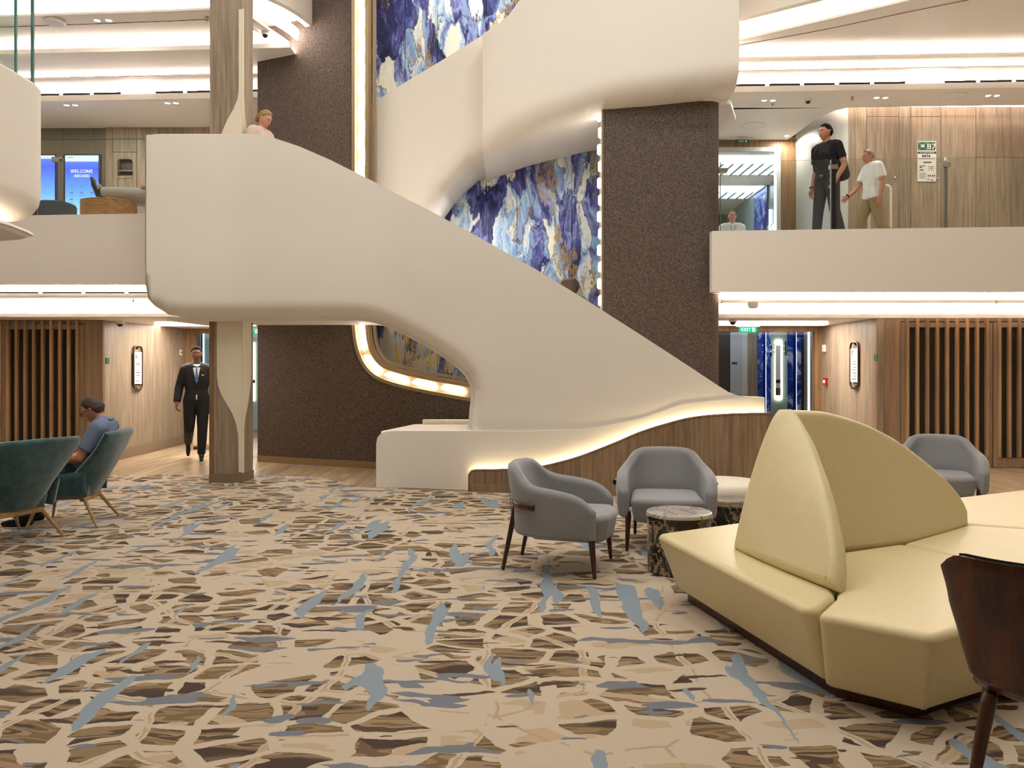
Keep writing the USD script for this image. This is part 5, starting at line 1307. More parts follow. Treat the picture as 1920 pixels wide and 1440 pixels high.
# lobby beyond
obj("floor_lobby", box(2.9, 9.4, 14.62, 24.4, 3.1, Z2), "plank", "grey floor of the upper lift lobby", "floor", kind="structure", smooth=False)
struct("wall_lobby_lintel", cat(box(2.7, 5.42, 15.9, 16.0, 5.62, 5.80), box(5.14, 5.42, 15.88, 16.0, Z2, 5.62)), "wood_dark_trim", "brown lintel and jamb at the upper lift lobby", smooth=False)
lw = Thing("wall_lobby_right", "pale wall with blue stone panels in the upper lift lobby", "wall", (5.9, 18, Z2), kind="structure")
lw.W("wall_panel", box(5.92, 6.0, 16.0, 24.4, Z2, 5.6), "glass_green_wall", smooth=False)
for a, b in ((16.9, 17.75), (19.2, 20.3)):
    lw.W("stone_panel", box(5.90, 5.93, a + .14, b, Z2, 5.6), "blue_panel", smooth=False)
    lw.W("lift_jamb", box(5.885, 5.93, a, a + .14, Z2, 5.6), "deep_blue", smooth=False)
lw.W("lift_jamb", box(5.88, 5.93, 18.98, 19.06, Z2, 5.0), "cool_light", smooth=False)
lw.W("lobby_number", text("12", .30, (5.88, 18.95, 4.35), right=(0, -1, 0)), "sign_white", smooth=False)
struct("wall_lobby_end", box(2.7, 5.92, 23.0, 23.1, Z2, 5.6), "wood_dark_trim", "brown end wall of the upper lift lobby", smooth=False)
struct("wall_lobby_left", box(2.6, 2.7, 14.0, 23.0, Z2, 5.6), "pale_wall", "pale left wall of the upper lift lobby", smooth=False)
struct("ceiling", box(2.6, 6.0, 16.0, 23.1, 5.60, 5.64), "ceiling_paint", "ceiling of the upper lift lobby", "ceiling", smooth=False)
for Y0, Y1 in ((16.45, 18.1), (19.3, 20.7)):
    cl = Thing("ceiling_light", "slatted luminous ceiling panel in the upper lobby, %s one" % ("nearer" if Y0 < 17 else "farther"), "ceiling light", (4.2, Y0, 5.6))
    cl.W("diffuser", box(2.75, 5.85, Y0, Y1, 5.585, 5.60), "cool_light", smooth=False)
    for k in range(15):
        x = 2.85 + k * .205
        cl.W("slat", prism([(x, Y0 + .55), (x + .05, Y0 + .55), (x + .05, Y1), (x, Y1)], 5.55, 5.584), "grey_door", smooth=False)
gf = Thing("window_1", "blue-lit glazed door frame of the upper lift lobby", "window", (4.2, 15.95, Z2), kind="structure")
gf.W("frame", cat(box(5.06, 5.14, 15.9, 15.98, Z2, 5.62), box(2.7, 5.06, 15.9, 15.98, 5.54, 5.62)), "pale_wall", smooth=False)
gf.W("light_line", box(5.02, 5.058, 15.93, 15.95, Z2, 5.54), "cool_light", smooth=False)
gf.W("pane", box(4.55, 5.02, 15.935, 15.945, Z2 + .02, 5.5), "pane_glass", smooth=False)
sgn = Thing("lobby_sign", "tall glowing directory sign on the upper lobby wall", "sign", (5.85, 18.5, 3.5))
sgn.W("glow_frame", box(5.87, 5.90, 18.05, 18.20, Z2 + .1, 4.72), "sign_glow", smooth=False)
sgn.W("face", box(5.865, 5.90, 18.20, 18.75, Z2 + .25, 4.62, .01), "sign_glow", smooth=False)
# glass balustrade on the right balcony
gb = Thing("glass_balustrade", "clear glass balustrade with small clamps on the right balcony", "balustrade", (5.5, 11.1, 3.28))
def gx(px): x, _ = onto(px, 400, F_FR); return x, float(F_FR(x)) + .07
for a, b, ea, eb in ((1353, 1561, 1, 0), (1572, 1777.5, 0, 0), (1781, 2010, 0, 1)):
    (xa, ya), (xb, yb) = gx(a), gx(b)
    m = prism([(xa, ya), (xb, yb), (xb, yb + .017), (xa, ya + .017)], 3.20, 4.22); gb.W("pane", m, "pane_glass", smooth=False)
    if eb: gb.W("edge", prism([(xb - .006, yb - .001), (xb, yb - .001), (xb, yb + .018), (xb - .006, yb + .018)], 3.28, 4.22), "glass_edge", smooth=False)
    if ea: gb.W("edge", prism([(xa, ya - .001), (xa + .006, ya - .001), (xa + .006, ya + .018), (xa, ya + .018)], 3.28, 4.22), "glass_edge", smooth=False)
x, y = gx(1566.5); gb.W("post", box(x - .028, x + .028, y - .02, y + .04, 3.25, 4.22, .004), "black_metal", label="black post between the panes")
x, y = gx(1779); gb.W("post", box(x - .014, x + .014, y - .01, y + .03, 3.25, 4.10, .003), "grey_steel")
for px, z in ((1358, 4.10), (1567, 4.12), (1778, 4.12)):
    x, y = gx(px); gb.W("clamp", box(x - .055, x + .055, y - .03, y + .045, z - .03, z + .03, .006), "chrome")
# muster board
mb = Thing("notice_board", "white muster notice with green B7 header on the upper wood wall", "sign", (wx(1737), YW, 4.6))
zt = lambda py: EYE + (HY - py) / FPX * YW
mb.W("board", box(wx(1719.5), wx(1754.5), YW - .018, YW - .001, zt(341), zt(265), .004), "sign_white", smooth=False)
mb.W("header", box(wx(1720.5), wx(1737), YW - .022, YW - .018, zt(282), zt(267)), "green_sign", smooth=False)
hd_ = mb.W("header", box(wx(1737.6), wx(1752.5), YW - .022, YW - .018, zt(282), zt(267)), "green_sign", smooth=False)
mb.W("lettering", text("B7", .088, (wx(1745), YW - .0225, zt(280.2)), bold=True), "sign_white", under=hd_, smooth=False)
for k in (-1, 0, 1):
    c = V(wx(1728.7) + k * .022, YW - .024, zt(274.5))
    mb.W("pictogram_figure", cat(trimesh.Trimesh(*(lambda m: (m.vertices, m.faces))(hullmesh([(c + V(0, 0, .022), (.009, .002, .009))]))), hullmesh([(c + V(0, 0, .002), (.010, .002, .012)), (c + V(0, 0, -.018), (.008, .002, .006))])), "sign_white")
for sx in (-1, 1):
    for sz in (-1, 1):
        c = V(wx(1728.7) + sx * .052, YW - .0225, zt(274.5) + sz * .048); mb.W("pictogram_arrow", hullmesh([(c, (.008, .002, .003)), (c - V(sx * .006, 0, sz * .010), (.003, .002, .005))], ICO1), "sign_white")
mb.W("title_bar", box(wx(1720), wx(1754), YW - .021, YW - .018, zt(288.5), zt(285)), "black_plastic", smooth=False)
mb.W("title_line", box(wx(1723), wx(1751), YW - .0225, YW - .021, zt(287.2), zt(286.4)), "sign_white", smooth=False)
for i, (a, b, y0, y1) in enumerate(((1728, 1731, 291, 295), (1732, 1735, 291, 295), (1737, 1738.5, 290, 295), (1740, 1743, 291.5, 295), (1721, 1752, 298, 298.7), (1730, 1745, 304, 306), (1724, 1734, 311, 312), (1723, 1728, 313.5, 315), (1723, 1731, 318.5, 320), (1723, 1736, 325, 325.6), (1723, 1735, 328, 328.6), (1723, 1735, 331, 331.6), (1723, 1735, 334, 334.6), (1738, 1741, 336, 337.2), (1744, 1749, 337.5, 338.6))):
    mb.W("text_line", box(wx(a), wx(b), YW - .021, YW - .018, zt(y1), zt(y0)), "sign_ink", smooth=False)
mb.W("diagram", cat(*[box(wx(a), wx(b), YW - .021, YW - .018, zt(y1), zt(y0)) for a, b, y0, y1 in ((1740, 1749, 312, 312.6), (1740, 1749, 319.4, 320), (1740, 1740.6, 312, 320), (1748.4, 1749, 312, 320), (1743, 1747, 315, 317))]), "bronze", smooth=False)
for k in range(4): mb.W("symbol", box(wx(1738.5 + 3.8 * k), wx(1740.5 + 3.8 * k), YW - .021, YW - .018, zt(331.5), zt(328.5)), "red_plastic", smooth=False)
tb = Thing("handrail", "cream looped handrail by the upper wood wall", "handrail", (6.2, 13.75, Z2))
tb.W("rail", tube(spline(np.array([(6.26, 13.75, Z2), (6.26, 13.75, 4.30), (6.255, 13.75, 4.38), (6.22, 13.75, 4.42), (6.10, 13.75, 4.43), (5.95, 13.75, 4.43), (5.92, 13.78, 4.40), (5.92, 13.8, Z2)]), 60), .022, 10), "cream_inlay")
for px, py in ((1677, 333.5), (1757.5, 335)):  # knobs of the flush doors in the wood wall
    t = Thing("wall_hook", "small chrome door hook %s" % ("left of the muster notice" if px < 1700 else "right of the muster notice"), "knob", (wx(px), YW, zt(py)))
    t.W("stud", hullmesh([((wx(px), YW - .02, zt(py)), .02), ((wx(px), YW - .004, zt(py)), .012)]), "chrome")

# ------------------------------------------------------------------ lower right lobby
YB = 18.0
bx = lambda px: (px - CX) / FPX * YB
lb = Thing("wall_lobby_lower", "lift lobby wall of blue stone and pale glass beyond the lower right doorway", "wall", (5.4, YB, 0), kind="structure")
for px0, px1, m, d in ((1320, 1350, "dark_door", 0), (1350, 1369, "dark_door", 0), (1369.4, 1391, "grey_door", .0), (1391.4, 1402, "pale_wall", .02), (1402, 1421, "wood_wall", .03), (1421, 1430.5, "blue_panel", 0), (1430.5, 1435, "deep_blue", -.03), (1436, 1445, "blue_panel", 0), (1445, 1477, "glass_green_wall", .04), (1477, 1487, "blue_panel", 0), (1487, 1492, "deep_blue", -.03), (1493.5, 1507, "blue_panel", 0), (1507, 1514, "glass_green_wall", .0), (1519, 1534, "pale_wall", .0), (1534, 1600, "wood_wall", 0)):
    lb.W("wall_panel", box(bx(px0), bx(px1), YB + d, YB + .1, 0, 2.42), m, smooth=False)
lb.W("light_line", box(bx(1435), bx(1436), YB - .01, YB + .05, 0, 2.4), "cool_light", smooth=False)
lb.W("light_line", box(bx(1492), bx(1493.4), YB - .01, YB + .05, 0, 2.4), "cool_light", smooth=False)
lb.W("light_line", box(bx(1514), bx(1519), YB + .02, YB + .05, 0, 2.4), "cool_light", smooth=False)
lb.W("lift_door", box(bx(1502), bx(1507), YB - .02, YB + .02, 0, 2.02), "dark_door", smooth=False)
lb.W("door_header", box(bx(1493.5), bx(1507), YB - .015, YB, 2.05, 2.42), "deep_blue", smooth=False)
zb = lambda py: EYE + (HY - py) / FPX * YB
lb.W("lobby_number", text("12", .19, (bx(1440), YB - .02, zb(661))), "sign_white", smooth=False)
lb.W("lobby_number", text("0", .15, (bx(1470), YB + .03, zb(660))), "sign_white", smooth=False)
lb.W("call_strip", box(bx(1445.8), bx(1447), YB - .0, YB + .04, zb(668), zb(644)), "black_plastic", smooth=False)
lb.W("call_strip", box(bx(1472.5), bx(1473.8), YB - .0, YB + .04, zb(666), zb(640)), "black_plastic", smooth=False)
ls = Thing("lobby_sign", "tall glowing directory sign in the lower lift lobby", "sign", (bx(1460), YB, 1))
ls.W("glow_frame", plate_xz(rrect(bx(1453), bx(1467), zb(751), zb(636), .05), YB - .01, YB + .02), "sign_glow", smooth=False)
ls.W("face", box(bx(1454), bx(1462.4), YB - .03, YB - .012, zb(741), zb(648)), "sign_white", smooth=False)
ls.W("plate", box(bx(1454), bx(1462.4), YB - .035, YB - .03, zb(718), zb(712)), "dark_bronze", smooth=False)
ls.W("plate", box(bx(1454), bx(1462.4), YB - .035, YB - .03, zb(740), zb(727.5)), "dark_bronze", smooth=False)
ls.W("lettering", cat(*[box(bx(1457.5), bx(1459.5), YB - .037, YB - .035, zb(731 + 2.6 * k), zb(729.6 + 2.6 * k)) for k in range(4)]), "badge_gold", smooth=False)
struct("ceiling", box(2.4, 9.4, 14.62, 18.2, 2.40, 2.44), "ceiling_paint", "ceiling of the lower right lift lobby", "ceiling", smooth=False)
obj("ceiling_light", box(3.2, 6.2, 16.4, 17.2, 2.385, 2.399), "cool_light", "added cool fill panel on the lower right lobby ceiling", "ceiling light", smooth=False)  # unseen panel added to lighten the lobby
struct("wall_lobby_lower_left", box(2.42, 2.52, 14.62, 18.0, 0, 2.4), "dark_door", "dark side wall of the lower right lobby", smooth=False)
ds = Thing("door_sign", "small dark green plate on the grey door in the lower right lobby", "sign", (bx(1377), YB, zb(681)))
ds.W("plate", box(bx(1372), bx(1382), YB - .008, YB - .001, zb(683), zb(679)), "green_sign", smooth=False)

# lower left lobby behind the man in the suit
YV = 18.4
vx = lambda px: (px - CX) / FPX * YV
lv = Thing("wall_lobby_lower_far_left", "pale lobby wall with blue stone strips beyond the lower left doorway", "wall", (-6, YV, 0), kind="structure")
for px0, px1, m in ((330, 372, "pale_wall"), (372, 374, "black_plastic"), (374, 376.5, "grey_door"), (376.5, 379, "black_plastic"), (379, 400, "glass_green_wall"), (400, 460, "pale_wall"), (460, 474, "blue_panel"), (474, 500, "glass_green_wall")):
    lv.W("wall_panel", box(vx(px0), vx(px1), YV, YV + .08, 0, 2.4), m, smooth=False)
zv = lambda py: EYE + (HY - py) / FPX * YV
lv.W("light_line", box(vx(381), vx(383), YV - .01, YV + .01, 0, 2.4), "cool_light", smooth=False)
l2 = Thing("lobby_sign", "narrow glowing directory sign seen past the column", "sign", (vx(477), YV, 1))
l2.W("glow_frame", box(vx(474.5), vx(479), YV - .03, YV - .01, zv(752), zv(642)), "sign_glow", smooth=False)
l2.W("plate", box(vx(474.5), vx(479), YV - .04, YV - .03, zv(718), zv(712)), "dark_bronze", smooth=False)
struct("ceiling", box(-9.4, -2.6, 15.5, 18.5, 2.40, 2.44), "ceiling_paint", "ceiling of the lower left lobby", "ceiling", smooth=False)
obj("ceiling_light", box(-6.8, -3.6, 16.8, 17.6, 2.385, 2.399), "cool_light", "added cool fill panel on the lower left lobby ceiling", "ceiling light", smooth=False)  # same added fill, out of sight above the doorway
struct("wall_lobby_rear", box(-9.4, -8.0, 18.4, 18.5, 0, 2.4), "plain_wall", "plain wall at the end of the lower left lobby", smooth=False)

# ------------------------------------------------------------------ exit signs and small wall signs
def exit_sign(label, c, w, h, lit=True, words=True):
    t = Thing("exit_sign", label, "exit sign", (c[0], c[1], c[2] + h / 2))
    t.W("mount", box(c[0] - w * .62, c[0] + w * .62, c[1] - .03, c[1] + .03, c[2] + h / 2, c[2] + h / 2 + .018), "white_plastic", smooth=False)
    pn_ = t.W("panel", box(c[0] - w / 2, c[0] + w / 2, c[1] - .012, c[1] + .012, c[2] - h / 2, c[2] + h / 2, .004), "exit_green" if lit else "green_sign", smooth=False)
    if words:
        t.W("lettering", text("EXIT", h * .52, (c[0] - w * .12, c[1] - .0125, c[2] - h * .26), bold=True), "exit_letter" if lit else "sign_white", under=pn_, smooth=False)
        t.W("pictogram", box(c[0] + w * .22, c[0] + w * .36, c[1] - .015, c[1] - .012, c[2] - h * .34, c[2] + h * .34), "exit_letter" if lit else "sign_white", under=pn_, smooth=False)
        t.W("pictogram_figure", cat(hullmesh([((c[0] + w * .29, c[1] - .016, c[2] + h * .2), (h * .07, .002, h * .07))]), hullmesh([((c[0] + w * .29, c[1] - .016, c[2] + h * .08), (h * .07, .002, h * .08)), ((c[0] + w * .26, c[1] - .016, c[2] - h * .26), (h * .05, .002, h * .05))])), "green_sign", under=pn_)
    return t
exit_sign("green EXIT sign hanging at the lower right doorway", tuple(P(1402.5, 618, 13.9)), .305, .098)
exit_sign("dark green EXIT sign under the upper lobby ceiling", tuple(P(1392.5, 265, 15.7)), .215, .07, lit=False)
exit_sign("green exit sign half hidden behind the column", tuple(P(472, 621, 14.6)), .30, .09)
def wall_plate(name, label, x, y, z, w, h, m, nx, cat_="sign", d=.012):
    t = Thing(name, label, cat_, (x, y, z))
    t.W("plate", box(x, x + nx * d, y - w / 2, y + w / 2, z - h / 2, z + h / 2, .003), m, smooth=False)
    return t
def plaque(label, x, y, z, nx, skew=0.0, num="6"):
    t = Thing("directory_plaque", label, "sign", (x, y, z - .36))
    w, h = .30, .70
    n = 60; ring = rrect(-w / 2, w / 2, -h / 2, h / 2, .09); pts = np.array([ring.exterior.interpolate(k / n, normalized=True).coords[0] for k in range(n)])
    t.W("frame", tube(np.c_[np.full(n, x + nx * .03) + skew * pts[:, 0], y + pts[:, 0], z + pts[:, 1]], .016, 8, closed=True), "dark_bronze")
    t.W("panel", box(x + nx * .022, x + nx * .034, y - w / 2 + .012, y + w / 2 - .012, z - .255, z + .255), "sign_white", smooth=False)
    r = (0, 1 if nx > 0 else -1, 0)
    t.W("number", text(num, .07, (x + nx * .0345, y - .07 * r[1], z + .15), right=r), "sign_ink", smooth=False)
    for k in range(7): t.W("text_line", box(x + nx * .034, x + nx * .036, y - .08, y + .08 - .03 * (k % 3), z + .06 - .045 * k, z + .068 - .045 * k), "sign_ink", smooth=False)
    for s in (-1, 1): t.W("fixing", tube([(x - nx * .005, y, z + s * .3), (x + nx * .03, y, z + s * .335)], .012), "dark_bronze")
    return t
yq = abs(XL) * FPX / (CX - 255); plaque("white directory plaque in a bronze oval frame on the left wall", XL, yq, EYE + (HY - 690) / FPX * yq, 1)
yq = 5.235 * FPX / (1606 - CX); plaque("white directory plaque in a bronze oval frame on the right wall", 5.232, yq, EYE + (HY - 685) / FPX * yq, -1, num="7")
yq = 6.02 * FPX / (CX - 202); wall_plate("wall_sign", "small green safety sign on the left wood wall", XL, yq, EYE + (HY - 676) / FPX * yq, .10, .085, "green_sign", 1)
yq = 5.175 * FPX / (1643 - CX); wall_plate("wall_sign", "small green safety sign on the right wood wall", 5.172, yq, EYE + (HY - 670) / FPX * yq, .11, .085, "green_sign", -1)
yq = 6.02 * FPX / (CX - 340); t = wall_plate("thermostat", "small grey thermostat near the lower left doorway", XL, yq, EYE + (HY - 661) / FPX * yq, .10, .10, "white_plastic", 1, "thermostat"); t.W("display", box(XL + .012, XL + .014, yq - .03, yq + .03, EYE + (HY - 663) / FPX * yq, EYE + (HY - 659) / FPX * yq), "grey_steel", smooth=False)
yq = 5.375 * FPX / (1547 - CX); wall_plate("wall_sensor", "oval white sensor near the lower right doorway", 5.372, yq, EYE + (HY - 653) / FPX * yq, .10, .12, "white_plastic", -1, "sensor", .03)
t = wall_plate("fire_call_point", "red fire alarm call point beside the lower right doorway", 5.372, yq - .1, EYE + (HY - 715) / FPX * yq, .12, .12, "red_plastic", -1, "alarm", .05); t.W("button", box(5.318, 5.322, yq - .14, yq - .06, EYE + (HY - 718) / FPX * yq, EYE + (HY - 712) / FPX * yq), "sign_white", smooth=False)

# ------------------------------------------------------------------ upper deck, left: back wall, kiosks, niche, table
YU = 15.1
ux = lambda px, Y=YU: (px - CX) / FPX * Y
uz = lambda py, Y=YU: EYE + (HY - py) / FPX * Y
wl2 = Thing("wall_upper_left", "upper left deck wall, steel panels beside veneer", "wall", (-7.4, YU, Z2), kind="structure")
for a, b in ((-60, 20), (20, 60), (60, 118), (118, 176), (176, 200)):
    wl2.W("steel_panel", box(ux(a) + .003, ux(b) - .003, YU, YU + .06, Z2, 5.22, .003), "grey_steel", smooth=False)
    wl2.W("steel_panel", box(ux(a) + .003, ux(b) - .003, YU, YU + .06, 5.226, CZ2, .003), "grey_steel", smooth=False)
for a, b in ((200, 214), (259, 300), (300, 345), (345, 420), (420, 520)):
    wl2.W("wall_panel", box(ux(a) + .003, ux(b) - .003, YU - .05, YU + .06, Z2, CZ2, .003), "wood_wall", smooth=False)
wl2.W("wall_panel", box(ux(214) + .003, ux(259) - .003, YU - .05, YU + .06, uz(286), CZ2, .003), "wood_wall", smooth=False)
door = sg.box(ux(214) + .003, Z2 + .02, ux(259) - .003, uz(287)).difference(rrect(ux(223), ux(251.5), Z2 + .5, uz(299.5), .06))
cf_ = wl2.W("cabinet_front", plate_xz(door, YU - .055, YU - .03), "wood_wall", smooth=False)
wl2.W("niche_back", box(ux(222), ux(253), YU + .05, YU + .06, Z2, uz(298)), "dark_door", smooth=False)
wl2.W("niche_shelf", box(ux(223), ux(251.5), YU - .03, YU + .05, uz(321.5), uz(320)), "wood_frame", smooth=False)
wl2.W("niche_rail", box(ux(223), ux(251.5), YU - .045, YU - .03, uz(335), uz(330.5)), "wood_wall", smooth=False)
nd_ = wl2.W("niche_drawer", box(ux(223.4), ux(251), YU - .045, YU - .02, uz(352), uz(336)), "wood_wall", smooth=False)
wl2.W("drawer_pull", hullmesh([((ux(237), YU - .055, uz(338.5)), .012)]), "chrome", under=nd_)
def kiosk(px0, px1, Y, label):
    x0, x1 = ux(px0, Y), ux(px1, Y); zt_ = uz(288.5, Y)
    t = Thing("information_screen", label, "screen", ((x0 + x1) / 2, Y, Z2))
    t.W("housing", box(x0, x1, Y, Y + .06, Z2 + .02, zt_, .006), "black_plastic")
    t.W("base", box(x0 + .05, x1 - .05, Y - .08, Y + .14, Z2, Z2 + .02), "black_metal", smooth=False)
    t.screen = t.W("display", box(x0 + .03, x1 - .03, Y - .004, Y, Z2 + .12, zt_ - .028), "screen_blue", smooth=False)
    return t, x0, x1, zt_
t, x0, x1, zt_ = kiosk(119, 188, 14.3, "tall blue welcome screen on the upper left deck")
t.W("lettering", text("WELCOME", .055, ((x0 + x1) / 2, 14.294, uz(324, 14.3))), "screen_text", under=t.screen, smooth=False)
t.W("lettering", text("ABOARD", .048, ((x0 + x1) / 2, 14.294, uz(332.5, 14.3))), "screen_text", under=t.screen, smooth=False)
t.W("lettering", box(x0 + .07, x0 + .17, 14.292, 14.295, uz(295.8, 14.3), uz(294.8, 14.3)), "sign_ink", under=t.screen, smooth=False)
for r in range(4):
    for c in range(3):
        cx_ = x0 + .14 + c * (x1 - x0 - .28) / 2; cz = uz(349.5 + 12.5 * r, 14.3)
        t.W("icon", cat(box(cx_ - .03, cx_ + .03, 14.292, 14.295, cz - .008, cz + .02), box(cx_ - .05, cx_ + .05, 14.292, 14.295, cz - .045, cz - .038)), "screen_icon", under=t.screen, smooth=False)
kiosk(58, 106, 14.1, "second tall blue screen half hidden by the near balcony")
tt = Thing("coffee_table", "round oak drum coffee table under the resting feet", "coffee table", (-5.43, 11.2, Z2))
tt.part("drum", lathe([(0, 0.001), (.33, 0.001), (.345, .01), (.345, .385), (.335, .395), (0, .395)], 48), "table_oak", smooth=40)
tt.part("tabletop", lathe([(0, .395), (.338, .395), (.345, .402), (.338, .410), (0, .410)], 48), "table_oak", smooth=40)
def tub_chair(loc, rz, label):
    t = Thing("tub_chair", label, "chair", loc, rz)
    pl = spline(np.array([(.28, .30), (.0, .32), (-.2, .27), (-.29, .14), (-.31, 0), (-.29, -.14), (-.2, -.27), (.0, -.32), (.28, -.30)]), 41); q = np.abs(np.linspace(-1, 1, 41))
    top = np.interp(q, [0, .3, .6, 1], [.66, .64, .55, .42]); vs = edged(0, 10, .03, .4); G = np.zeros((41, len(vs), 3))
    for i in range(41):
        for j, v in enumerate(vs): G[i, j] = (pl[i, 0] * (1 + .12 * v), pl[i, 1] * (1 + .05 * v), .2 + (top[i] - .2) * v)
    t.part("shell", pad(G, .07, .034), "dark_teal_fabric")
    t.part("seat", cushion([(.3, -.27), (.3, .27), (-.2, .25), (-.2, -.25)], .2, .40, rt=.04, rb=.03, rc=.08, crown=.01, n=80), "dark_teal_fabric")
    for sx in (.2, -.2):
        for sy in (.2, -.2): t.part("leg", hull([((sx, sy, .22), .018), ((sx * 1.15, sy * 1.15, .012), .011)]), "walnut")
    return t
tch = tub_chair((-7.0, 12.55, Z2), 150, "dark teal tub chair nearer the left balcony edge, before the screens")
dup(tch, "tub_chair", (-7.15, 13.45, Z2), 210, "dark teal tub chair close in front of the tall welcome screen", "chair")
dup(tc, "lounge_chair", (-4.50, 11.62, Z2), 180, "high-backed lounge chair behind the stair landing on the upper deck", "lounge chair")
gl2 = Thing("glass_balustrade", "clear glass balustrade on the left balcony beside the stair landing", "balustrade", (-5.2, 10.2, 3.3))
def glx(px): x, _ = onto(px, 400, F_FL); return x, float(F_FL(x)) + .06
for a, b in ((-420, 60), (64, 272)):
    (xa, ya), (xb, yb) = glx(a), glx(b)
    gl2.W("pane", prism([(xa, ya), (xb, yb), (xb, yb + .017), (xa, ya + .017)], 3.22, 4.26), "pane_glass", smooth=False)
    gl2.W("top_edge", prism([(xa, ya - .001), (xb, yb - .001), (xb, yb + .018), (xa, ya + .018)], 4.26, 4.266), "glass_edge", smooth=False)
x, y = glx(101); gl2.W("clamp", box(x - .05, x + .05, y - .03, y + .045, 3.98, 4.04, .006), "chrome")
gn = Thing("glass_balustrade", "greenish glass balustrade on the near balcony end at the left edge", "balustrade", (-3.2, 4.5, 3.31))
gn.W("edge", box(-3.205, -3.195, 5.357, 5.375, 3.30, 4.4), "glass_edge", smooth=False)
gn.W("pane", box(-6.0, -3.205, 5.36, 5.372, 3.30, 4.4), "pane_glass", smooth=False)
gn.W("edge", box(-3.18, -3.165, 5.497, 5.515, 3.30, 4.4), "glass_edge", smooth=False)
gn.W("pane", box(-6.0, -3.18, 5.50, 5.512, 3.30, 4.4), "pane_glass", smooth=False)

# ------------------------------------------------------------------ ceiling fittings
def down(c, n=2, gap=.11, where="", rr=.042, light=0.0):
    t = Thing("downlight", where, "downlight", c, group="recessed ceiling downlights")
    for k in range(n):
        x = c[0] + (k - (n - 1) / 2) * gap
        t.W("trim_ring", lathe([(rr, -.004), (rr + .012, -.004), (rr + .012, .002), (rr, .002), (rr, -.004)], 20).apply_translation((x, c[1], c[2] - .001)), "white_plastic")
        t.W("lens", lathe([(0, -.004), (rr, -.004), (rr, -.001), (0, -.001)], 20).apply_translation((x, c[1], c[2] - .001)), "downlight_glow")
    if light:
        L = UsdLux.DiskLight.Define(stage, t.path + "/lamp"); L.CreateRadiusAttr(.07); L.CreateIntensityAttr(light); L.CreateColorAttr(Gf.Vec3f(1, .92, .82))
        L.AddTranslateOp().Set(Gf.Vec3d(0, 0, -.02))
DLI = 210.0
zA = CZ2
for px, py, where in ((133, 197, "twin downlight over the left screens"), (322, 193, "twin downlight left of the column, far row"), (1441, 188, "twin downlight nearest the felt pier, upper right"), (1652, 183, "twin downlight above the walking man"), (1861, 179, "twin downlight at the far right of the upper ceiling")):
    down(CEIL(px, py, zA), 2, .14, where, light=DLI * (2.2 if px < 960 else 1))
down(CEIL(1475, 254.5, zA), 1, 0, "single downlight before the upper lift lobby", light=DLI)
down(CEIL(193, 38, 6.22), 2, .16, "twin downlight in the front left upper ceiling", light=DLI)
for px, py, where in ((351, 598, "twin downlight in the lower ceiling beside the column"), (553, 604, "twin downlight in the lower ceiling before the felt wall")):
    down(CEIL(px, py, CZ1 - .001), 2, .11, where, .035, light=110.0)
for x, y, where in ((-5.3, 13.0, "twin downlight in the lower left aisle, near"), (-5.2, 14.6, "twin downlight in the lower left aisle, far"), (4.4, 13.2, "twin downlight in the lower right aisle"), (-7.8, 12.4, "twin downlight over the left slatted doors"), (6.6, 12.0, "twin downlight over the right slatted doors")):
    down((x, y if y > 11.9 else 11.95, CZ1 - .001), 2, .11, where, .035, light=110.0)
for x, y, z, where in ((-.35, 12.7, 4.05, "added lamp under the upper flight, left"), (.65, 12.5, 4.62, "added lamp under the upper flight, right"), (-1.2, 13.0, 8.88, "added lamp high over the artwork, left"), (.3, 13.0, 8.88, "added lamp high over the artwork, right")):
    L = UsdLux.DiskLight.Define(stage, uniq("/World", "art_downlight")); L.CreateRadiusAttr(.10); L.CreateIntensityAttr(140.0 if z < 6 else 420.0); L.CreateColorAttr(Gf.Vec3f(1, .96, .9)); L.AddTranslateOp().Set(Gf.Vec3d(x, y, z))  # unseen fill lamps added to brighten the artwork
def dome_cam(c, label, r=.055):
    t = Thing("dome_camera", label, "camera", c, group="ceiling dome cameras")
    t.W("housing", lathe([(0, 0), (r, 0), (r, -.03), (r * .85, -.045), (0, -.045)], 24).apply_translation(c), "white_plastic")
    m = hullmesh([((0, 0, 0), r * .72)]); m.apply_translation(np.array(c) + [0, 0, -.045]); t.W("dome", m, "black_plastic")
dome_cam(CEIL(497, 60, 6.22), "white dome camera under the upper left ceiling panel")
dome_cam(CEIL(1515, 185, zA), "white dome camera under the upper right ceiling")
dome_cam(CEIL(1374, 598, CZ1 - .002), "dome camera over the lower right doorway", .06)
dome_cam(CEIL(225, 602, CZ1 - .002), "dome camera over the lower left wood wall", .06)
t = Thing("speaker", "white cylindrical speaker under the lower right ceiling", "speaker", CEIL(1412, 566, 2.329)); c = CEIL(1412, 566, 2.329)
t.W("body", lathe([(0, 0), (.075, 0), (.075, -.05), (.055, -.085), (0, -.095)], 24).apply_translation(c), "white_plastic")
c = CEIL(103, 38, 6.22); t = Thing("wifi_unit", "white octagonal unit under the front left upper ceiling", "access point", c)
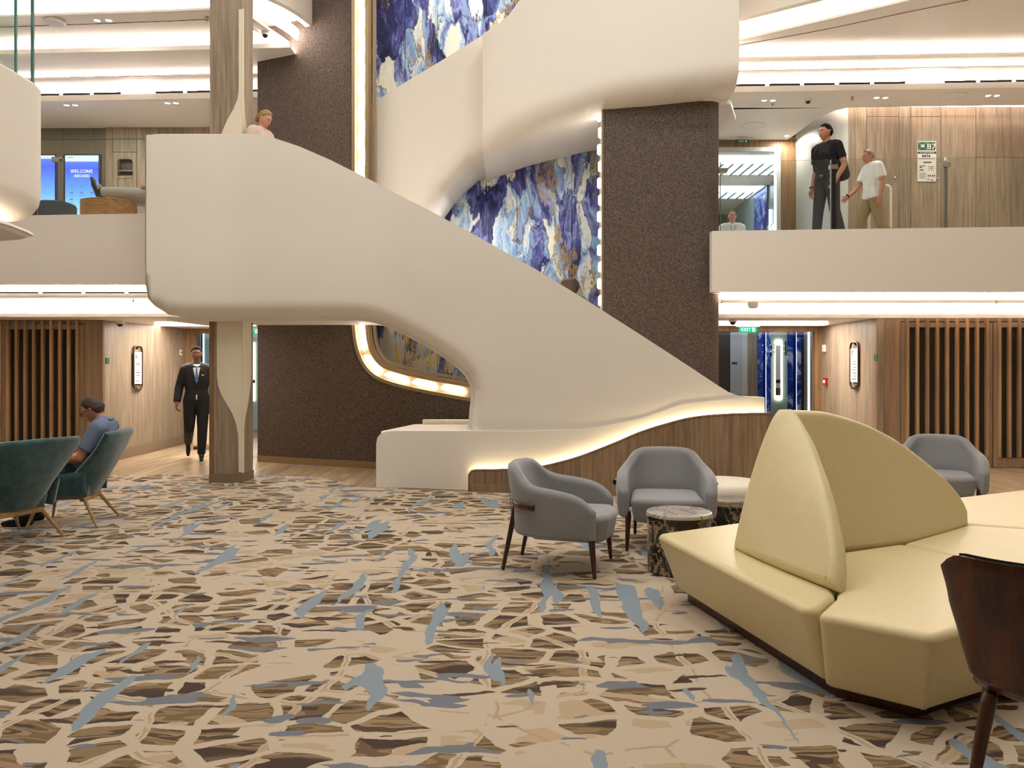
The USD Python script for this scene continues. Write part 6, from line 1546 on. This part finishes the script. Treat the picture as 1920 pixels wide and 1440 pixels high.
t.W("body", lathe([(0, 0), (.14, 0), (.15, -.03), (.12, -.055), (0, -.06)], 8).apply_translation(c), "white_plastic", smooth=False)
def sprinkler(c, label):
    t = Thing("sprinkler", label, "sprinkler", c, group="ceiling sprinklers")
    t.W("body", cat(lathe([(0, 0), (.028, 0), (.028, -.006), (.008, -.008), (.008, -.035), (0, -.035)], 16).apply_translation(c), box(c[0] - .025, c[0] + .025, c[1] - .004, c[1] + .004, c[2] - .038, c[2] - .034)), "bronze")
    t.W("deflector", lathe([(0, -.045), (.022, -.045), (.022, -.049), (0, -.049)], 16).apply_translation(c), "bronze")
for px, py, z, label in ((1449, 195, zA, "sprinkler near the felt pier, upper right ceiling"), (1496, 254, zA, "sprinkler before the upper lobby"), (250, 562, 2.336, "sprinkler in the lower left cove"), (1868, 565, 2.326, "sprinkler in the lower right cove"), (1598, 182, zA, "sprinkler between the upper right downlights"), (388, 32, 6.15, "sprinkler beside the column top")):
    sprinkler(CEIL(px, py, z) + [0, 0, .003], label)
def disc(c, r, label, m="ceiling_paint"):
    t = Thing("ceiling_speaker", label, "ceiling speaker", c, group="round ceiling speakers")
    t.W("grille", lathe([(0, -.004), (r, -.004), (r, 0), (0, 0)], 40).apply_translation(c), m); t.W("ring", lathe([(r, -.007), (r + .012, -.007), (r + .012, 0), (r, 0), (r, -.007)], 40).apply_translation(c), "white_plastic")
disc(CEIL(1787, 180, zA), .19, "flat round ceiling speaker at the far upper right")
disc(CEIL(1413, 235, zA), .21, "flat round ceiling speaker above the upper lobby")
# dark joint lines of the front ceiling panels
for pts, label in (([(-9.4, 11.85), (-4.6, 11.48), (-4.0, 11.42), (-3.46, 13.1)], "joint line"), ([(3.06, 12.52), (4.4, 11.80), (5.4, 11.15), (6.6, 10.45), (9.0, 9.4)], "joint line")):
    p = spline(np.array(pts), 40); side_ = "left" if pts[0][0] < 0 else "right"
    struct("trim_2" if side_ == "left" else "trim_3", tube(np.c_[p, np.full(40, 6.220)], .006, 6), "dark_bronze", "dark joint line in the upper %s ceiling" % side_, "trim")
